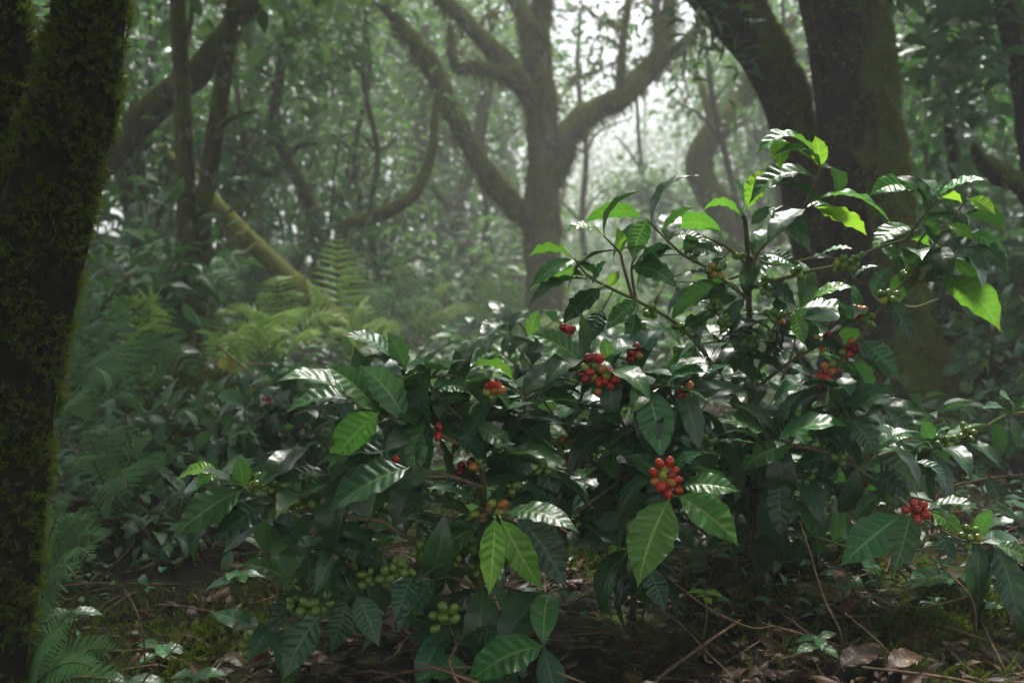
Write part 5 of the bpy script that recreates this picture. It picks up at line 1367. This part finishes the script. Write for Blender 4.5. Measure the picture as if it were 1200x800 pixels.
# twig litter
mb = MB(); n = 1500
x, y = floor_scatter(n, -3.0, 3.0, 1.1, 5.0, RL, 1.8)
for k in range(n):
    L = RL.uniform(.03, .22); a = RL.uniform(0, 6.28); e = RL.normal(0, .16)
    p0 = np.array([x[k], y[k], float(gz(x[k], y[k])) + .008]); dv = np.array([math.cos(a), math.sin(a), abs(e)]) * L
    p1 = p0 + dv; p1[2] = max(p1[2], float(gz(p1[0], p1[1])) + .004)
    tube(mb, np.array([p0, (p0 + p1) / 2 + RL.normal(0, L * .09, 3) * [1, 1, .3] + [0, 0, L * .05], p1]), np.array([1, .8, .4]) * RL.uniform(.0012, .0035), 5, n=6)
o = mb.build('twig_litter', M['deadwood']); stuff(o); o['label'] = 'thin brown twigs strewn over the dark soil'; o['category'] = 'twigs'

# low mossy growth
mb = MB(); n = 34000
x, y = floor_scatter(n, -3.0, 3.0, 1.1, 5.0, RL, 1.7)
pn = np.sin(3.1 * x + 1.3) * np.sin(2.7 * y + .4) + .6 * np.sin(6.3 * x - 4.1 * y) + .4 * np.sin(11 * x + 9 * y)
kp = pn > 0.05 + RL.normal(0, .3, n)
x = x[kp]; y = y[kp]; n = len(x)
z = gz(x, y) + RL.uniform(0, .02, n)
yv = np.stack([RL.normal(0, .7, n), RL.normal(0, .7, n), RL.uniform(.3, 1, n)], 1); zv = RL.normal(0, 1, (n, 3)) + [0, -.6, .3]
w = RL.integers(0, 3, n); s = RL.uniform(.012, .032, n)
for k in range(3):
    q = w == k
    scatter(mb, MOSS[k], np.stack([x, y, z], 1)[q], rotmats(yv[q], zv[q]), s[q])
o = mb.build('moss_carpet', M['moss_green']); stuff(o); o['label'] = 'patchy green moss carpet on the forest floor'; o['category'] = 'moss'

# small ground herbs as one cover
mb = MB(); n = 8000
x, y = floor_scatter(n, -3.4, 3.4, 1.7, 9.0, RL, 1.3)
pn = np.sin(2.3 * x + 2.3) * np.sin(1.7 * y + 1.4) + .5 * np.sin(5.3 * x - 3.1 * y)
kp = pn > -0.35
kp &= ~((y < 1.75) & (x > -0.75) & (x < -.35))
x = x[kp]; y = y[kp]; n = len(x); h = RL.uniform(.01, .10, n) * np.clip(y / 3, .4, 2)
z = gz(x, y) + h
a = RL.uniform(0, 6.28, n)
yv = np.stack([np.cos(a), np.sin(a), RL.normal(.05, .3, n)], 1); zv = np.array([0, 0, 1.0]) + RL.normal(0, .3, (n, 3))
w = RL.integers(0, 3, n); s = RL.uniform(.02, .05, n) * np.clip(y / 2.5, .8, 2.2)
for k in range(3):
    q = w == k
    scatter(mb, LT_BG[k], np.stack([x, y, z], 1)[q], rotmats(yv[q], zv[q]), s[q])
o = mb.build('ground_cover', M['bgleaf']); stuff(o); o['label'] = 'small green herbs covering the forest floor'; o['category'] = 'ground cover'


def on_floor(px, py):
    """where the view ray through a pixel meets the ground"""
    for d in np.arange(1.1, 9, .01):
        p = P(px, py, d)
        if p[2] <= gz(p[0], p[1]):
            return p
    return P(px, py, 5)


for lab, bpx, tpx, w, mt, up in (
        ('curled tan dead leaf on bare soil left of the coffee', (232, 664), (203, 656), 26, 'litter1', .3),
        ('blotched olive dead leaf beside the upright stick', (988, 722), (928, 702), 36, 'litter2', .25),
        ('tan dead leaf at the bottom edge beside the seedling', (985, 800), (1030, 786), 34, 'litter1', .2),
        ('round tan dead leaf at the bottom edge under the thin stick', (1040, 800), (1082, 792), 32, 'litter1', .3),
        ('narrow brown dead leaf standing behind the olive one', (993, 716), (976, 682), 15, 'litter1', .9),
        ('dull green fallen leaf on the litter below the red cherries', (1115, 687), (1066, 708), 28, 'm', .25),
        ('yellow dead leaf on the moss at the bottom left', (288, 800), (262, 788), 20, 'litter2', .3),
        ('long tan dead leaf on the litter at the right', (1172, 580), (1132, 556), 18, 'litter1', .3)):
    b = on_floor(*bpx); t = on_floor(*tpx)
    v = t - b
    L = np.linalg.norm(v)
    wid = w * np.linalg.norm(b - CAM) / F * 1.3
    if L > .17:
        t = b + v / L * .15
    b = b + [0, 0, .025]; t = t + [0, 0, .03]
    V, Fq, UV = leaf_geo(b, t, min(wid, .55 * np.linalg.norm(t - b)), (0, -up, 1.0), arch=.008, nu=24, nv=8, seed=len(lab), pucker=1.3, fold=.08, curl=-.05)
    mb = MB(); mb.add(V, Fq, UV)
    tube(mb, np.array([b - nrm(t - b) * .02 - [0, 0, .012], b]), np.array([.0012, .0014]), 5, n=3, uvconst=(0, .5))
    tag(mb.build('fallen_leaf', M[mt], None, world_origin=b), lab, 'dead leaf')

for lab, pts, w in (
        ('long thin stick leaning up from the soil beside the left ferns', [(84, 712, 1.62), (118, 678, 1.62), (157, 636, 1.62)], 3.2),
        ('short bent stick rising below the curled tan leaf', [(168, 746, 1.6), (158, 712, 1.62), (145, 690, 1.64)], 2.6),
        ('pale straight stick pointing up right at the bottom left', [(166, 802, 1.45), (195, 770, 1.46), (222, 737, 1.48)], 2.8),
        ('upright brown stick between the right stem and the dead leaves', [(985, 742, 1.62), (965, 700, 1.66), (950, 650, 1.70), (938, 612, 1.74)], 3.6),
        ('dark stick lying diagonally across the moss in the bottom middle', [(765, 802, 1.5), (815, 762, 1.56), (868, 726, 1.66)], 5.0),
        ('long thin stick sloping down from the big coffee leaf', [(780, 675, 1.72), (830, 712, 1.66), (880, 735, 1.6), (915, 737, 1.6)], 2.4),
        ('thin rusty stick sloping down right under the middle shrub', [(735, 695, 1.78), (790, 725, 1.66), (830, 765, 1.56), (858, 795, 1.5)], 2.6),
        ('long thin dark stick sloping to the bottom right edge', [(990, 718, 1.66), (1030, 752, 1.6), (1060, 785, 1.52), (1080, 802, 1.48)], 2.6),
        ('straight grey stick crossing the litter at the right edge', [(1100, 580, 2.3), (1150, 562, 2.35), (1200, 556, 2.4), (1240, 550, 2.45)], 4.0),
        ('thin brown stick rising to the left behind the red cherry leaves', [(1140, 704, 1.7), (1110, 670, 1.78), (1085, 645, 1.85)], 3.0),
        ('thin stick lying flat across the soil behind the bottom left fern', [(185, 708, 1.72), (225, 712, 1.68), (262, 726, 1.64)], 2.4),
        ('pale twig fallen among the herbs under the bright ferns', [(255, 405, 4.6), (290, 435, 4.4), (322, 462, 4.2)], 3.2),
        ('dark bare stick arching behind the low left ferns', [(80, 520, 2.6), (130, 560, 2.5), (170, 590, 2.4)], 3.0)):
    p, rad = pth([(a, b, c, w) for a, b, c in pts])
    ends = []
    for q in (0, -1):
        ends.append(p[q][2] - gz(p[q][0], p[q][1]))
    lo = 0 if ends[0] < ends[1] else -1
    e = p[lo].copy(); e[2] = gz(e[0], e[1]) - .01
    nxt = p[1] if lo == 0 else p[-2]
    e = e + (p[lo] - nxt) * .15 * np.array([1, 1, 0])
    if lo == 0:
        p = np.vstack([e, p]); rad = np.concatenate([[rad[0]], rad])
    else:
        p = np.vstack([p, e]); rad = np.concatenate([rad, [rad[-1]]])
    mb = MB(); tube(mb, p, rad * np.linspace(1.05, .6, len(p)), 7, n=26, rough=.1, seed=len(lab))
    tag(mb.build('stick', M['deadwood'], None, world_origin=e), lab, 'stick')

# seedlings
def seedling(label, px, d, h, leaves, mat, seed, size=.05):
    r = np.random.default_rng(seed)
    b = ground(px, d)
    root = thing('seedling', b, label, 'seedling')
    top = b + np.array([r.normal(0, .01), -.01, h])
    mb = MB(); tube(mb, np.array([b - [0, 0, .02], (b + top) / 2 + [.006, 0, 0], top]), np.array([.002, .0017, .0014]), 6, n=8)
    mb.build('stem', M['petiole'], root, world_origin=b)
    for k in range(leaves):
        a = 6.28 * k / leaves + r.uniform(0, .5); L = size * r.uniform(.8, 1.15)
        p = top - [0, 0, .01 * (k % 2)]
        t = p + np.array([math.cos(a) * L, math.sin(a) * L * .9, L * r.uniform(-.35, .15)])
        V, Fq, UV = leaf_geo(p, t, L * .46, (0, -.35, 1), arch=L * .08, nu=20, nv=6, nl=6, seed=seed + k)
        m2 = MB(); m2.add(V, Fq, UV); m2.build('leaf', M[mat], root, world_origin=p)


seedling('small seedling with five dark leaves beside the blotched dead leaf', 960, 1.56, .06, 6, 'm', 1, .045)
seedling('tiny bright four leaved seedling under the big coffee leaf', 826, 1.72, .085, 4, 'y', 2, .034)
seedling('broad leaved seedling at the bottom left beside the pale stick', 206, 1.47, .05, 5, 'm', 3, .05)
seedling('low seedling with pale leaves behind the pale stick', 186, 1.62, .03, 5, 'm', 4, .045)
seedling('seedling with large dark leaves between corner fern and pale stick', 150, 1.44, .05, 4, 'd', 5, .06)
seedling('leafy seedling under the left coffee leaves', 270, 1.95, .08, 6, 'm', 6, .06)
seedling('seedling with drooping leaves below the stacked frond fern', 78, 1.66, .07, 4, 'd', 7, .05)

# moss mounds
def mound(label, px, py, rx, ry, h, n, seed, size=.022):
    r = np.random.default_rng(seed)
    c = on_floor(px, py)
    nu, nv = 28, 8
    th = np.linspace(0, 2 * np.pi, nu, endpoint=False)
    V = [];
    for k in range(nv + 1):
        q = k / nv
        rr_ = 1 + .18 * np.sin(3 * th + seed) + .1 * np.sin(5 * th + 2 * seed)
        xx = c[0] + np.cos(th) * rx * q * rr_; yy = c[1] + np.sin(th) * ry * q * rr_
        zz = gz(xx, yy) + h * (1 - q * q) ** 2 * (1 + .25 * np.sin(xx * 40) * np.sin(yy * 36)) - .006 - .012 * q
        V.append(np.stack([xx, yy, zz], 1))
    V = np.vstack(V)
    i = np.arange(nv)[:, None] * nu; j = np.arange(nu)[None]; j2 = (j + 1) % nu
    mb = MB(); mb.add(V, np.stack([i + j, i + nu + j, i + nu + j2, i + j2], -1).reshape(-1, 4))
    a = r.uniform(0, 6.28, n); q = np.abs(r.normal(0, .55, n))
    xx = c[0] + np.cos(a) * rx * q; yy = c[1] + np.sin(a) * ry * q
    zz = gz(xx, yy) + h * np.clip(1 - q * q, 0, 1) ** 2
    yv = np.stack([r.normal(0, .6, n), r.normal(0, .6, n), np.full(n, .8)], 1); zv = r.normal(0, 1, (n, 3)) + [0, -.7, .2]
    w = r.integers(0, 3, n); s = size * r.uniform(.6, 1.3, n)
    for k in range(3):
        qq = w == k
        scatter(mb, MOSS[k], np.stack([xx, yy, zz], 1)[qq], rotmats(yv[qq], zv[qq]), s[qq])
    tag(mb.build('moss_mound', M['moss_green'], None, world_origin=c), label, 'moss mound')


mound('bright moss mound behind the bare soil at the left', 165, 628, .24, .16, .035, 2200, 1, .018)
mound('moss mound under the drooping left coffee leaf', 275, 752, .13, .10, .035, 1000, 2, .016)
mound('moss cushion on the floor at the bottom right', 1090, 745, .12, .09, .03, 900, 3, .015)
mound('dim moss cushion at the right below the green cherries', 1160, 725, .13, .10, .035, 900, 4, .015)
mound('wide moss hump under the middle coffee shrub', 725, 655, .20, .16, .03, 1800, 5, .016)
mound('moss hump around the foot of the slim trunks', 225, 470, .40, .3, .12, 1500, 6, .035)

# ------------------------------------------------------------------ air
bpy.ops.mesh.primitive_cube_add(size=1)
hz = bpy.context.object; hz.name = 'haze'; hz.data.name = 'haze'
hz.scale = (620, 620, 26); hz.location = (0, 2.5, 10.0)
hz['kind'] = 'stuff'
m, nt, out = new_mat('haze')
pv = nd(nt, 'ShaderNodeVolumePrincipled')
pv.inputs['Color'].default_value = (0.96, 0.98, 0.97, 1)
pv.inputs['Density'].default_value = 0.0096
pv.inputs['Anisotropy'].default_value = 0.0
for k in ('Density Attribute', 'Color Attribute', 'Temperature Attribute'):
    pv.inputs[k].default_value = ''
nt.links.new(pv.outputs[0], out.inputs['Volume'])
hz.data.materials.append(m)

# ------------------------------------------------------------------ light
EL, AZ = math.radians(60), math.radians(14)
w = bpy.data.worlds.new('World'); scene.world = w; w.use_nodes = True
nt = w.node_tree
bg = nt.nodes['Background']
sky = nt.nodes.new('ShaderNodeTexSky'); sky.sky_type = 'NISHITA'; sky.sun_disc = False
sky.sun_elevation = EL; sky.sun_rotation = AZ
sky.air_density = 1.0; sky.dust_density = 4.0; sky.ozone_density = 1.0
hs = nt.nodes.new('ShaderNodeHueSaturation'); hs.inputs['Saturation'].default_value = 0.55
nt.links.new(sky.outputs[0], hs.inputs['Color']); nt.links.new(hs.outputs[0], bg.inputs['Color'])
bg.inputs['Strength'].default_value = 0.095
sun = bpy.data.lights.new('sun', 'SUN'); sun.energy = 3.0; sun.angle = math.radians(8.0); sun.color = (1, .96, .9)
so = bpy.data.objects.new('sun', sun); COL.objects.link(so)
dv = Vector((-math.sin(AZ) * math.cos(EL), -math.cos(AZ) * math.cos(EL), -math.sin(EL)))
so.rotation_euler = dv.to_track_quat('-Z', 'Y').to_euler()
so.location = (4, 20, 22)

# ------------------------------------------------------------------ camera
cd = bpy.data.cameras.new('camera'); co = bpy.data.objects.new('camera', cd); COL.objects.link(co)
cd.lens = 35; cd.sensor_width = 36; cd.sensor_fit = 'HORIZONTAL'
cd.clip_start = 0.02; cd.clip_end = 2000
co.location = CAM; co.rotation_euler = (math.pi / 2 - PITCH, 0, 0)
cd.dof.use_dof = True; cd.dof.focus_distance = 1.75; cd.dof.aperture_fstop = 4.0
scene.camera = co

# ------------------------------------------------------------------ render
scene.view_settings.view_transform = 'Standard'
scene.view_settings.look = 'None'
scene.view_settings.exposure = 1.72
scene.view_settings.gamma = 1.0
cy = scene.cycles
cy.max_bounces = 7; cy.diffuse_bounces = 3; cy.glossy_bounces = 2; cy.transmission_bounces = 4; cy.volume_bounces = 1; cy.transparent_max_bounces = 4
cy.caustics_reflective = False; cy.caustics_refractive = False
cy.use_denoising = True
cy.sample_clamp_indirect = 6.0
cy.use_adaptive_sampling = True; cy.adaptive_threshold = 0.02

for o in bpy.data.objects:
    if '_org' in o.keys():
        del o['_org']
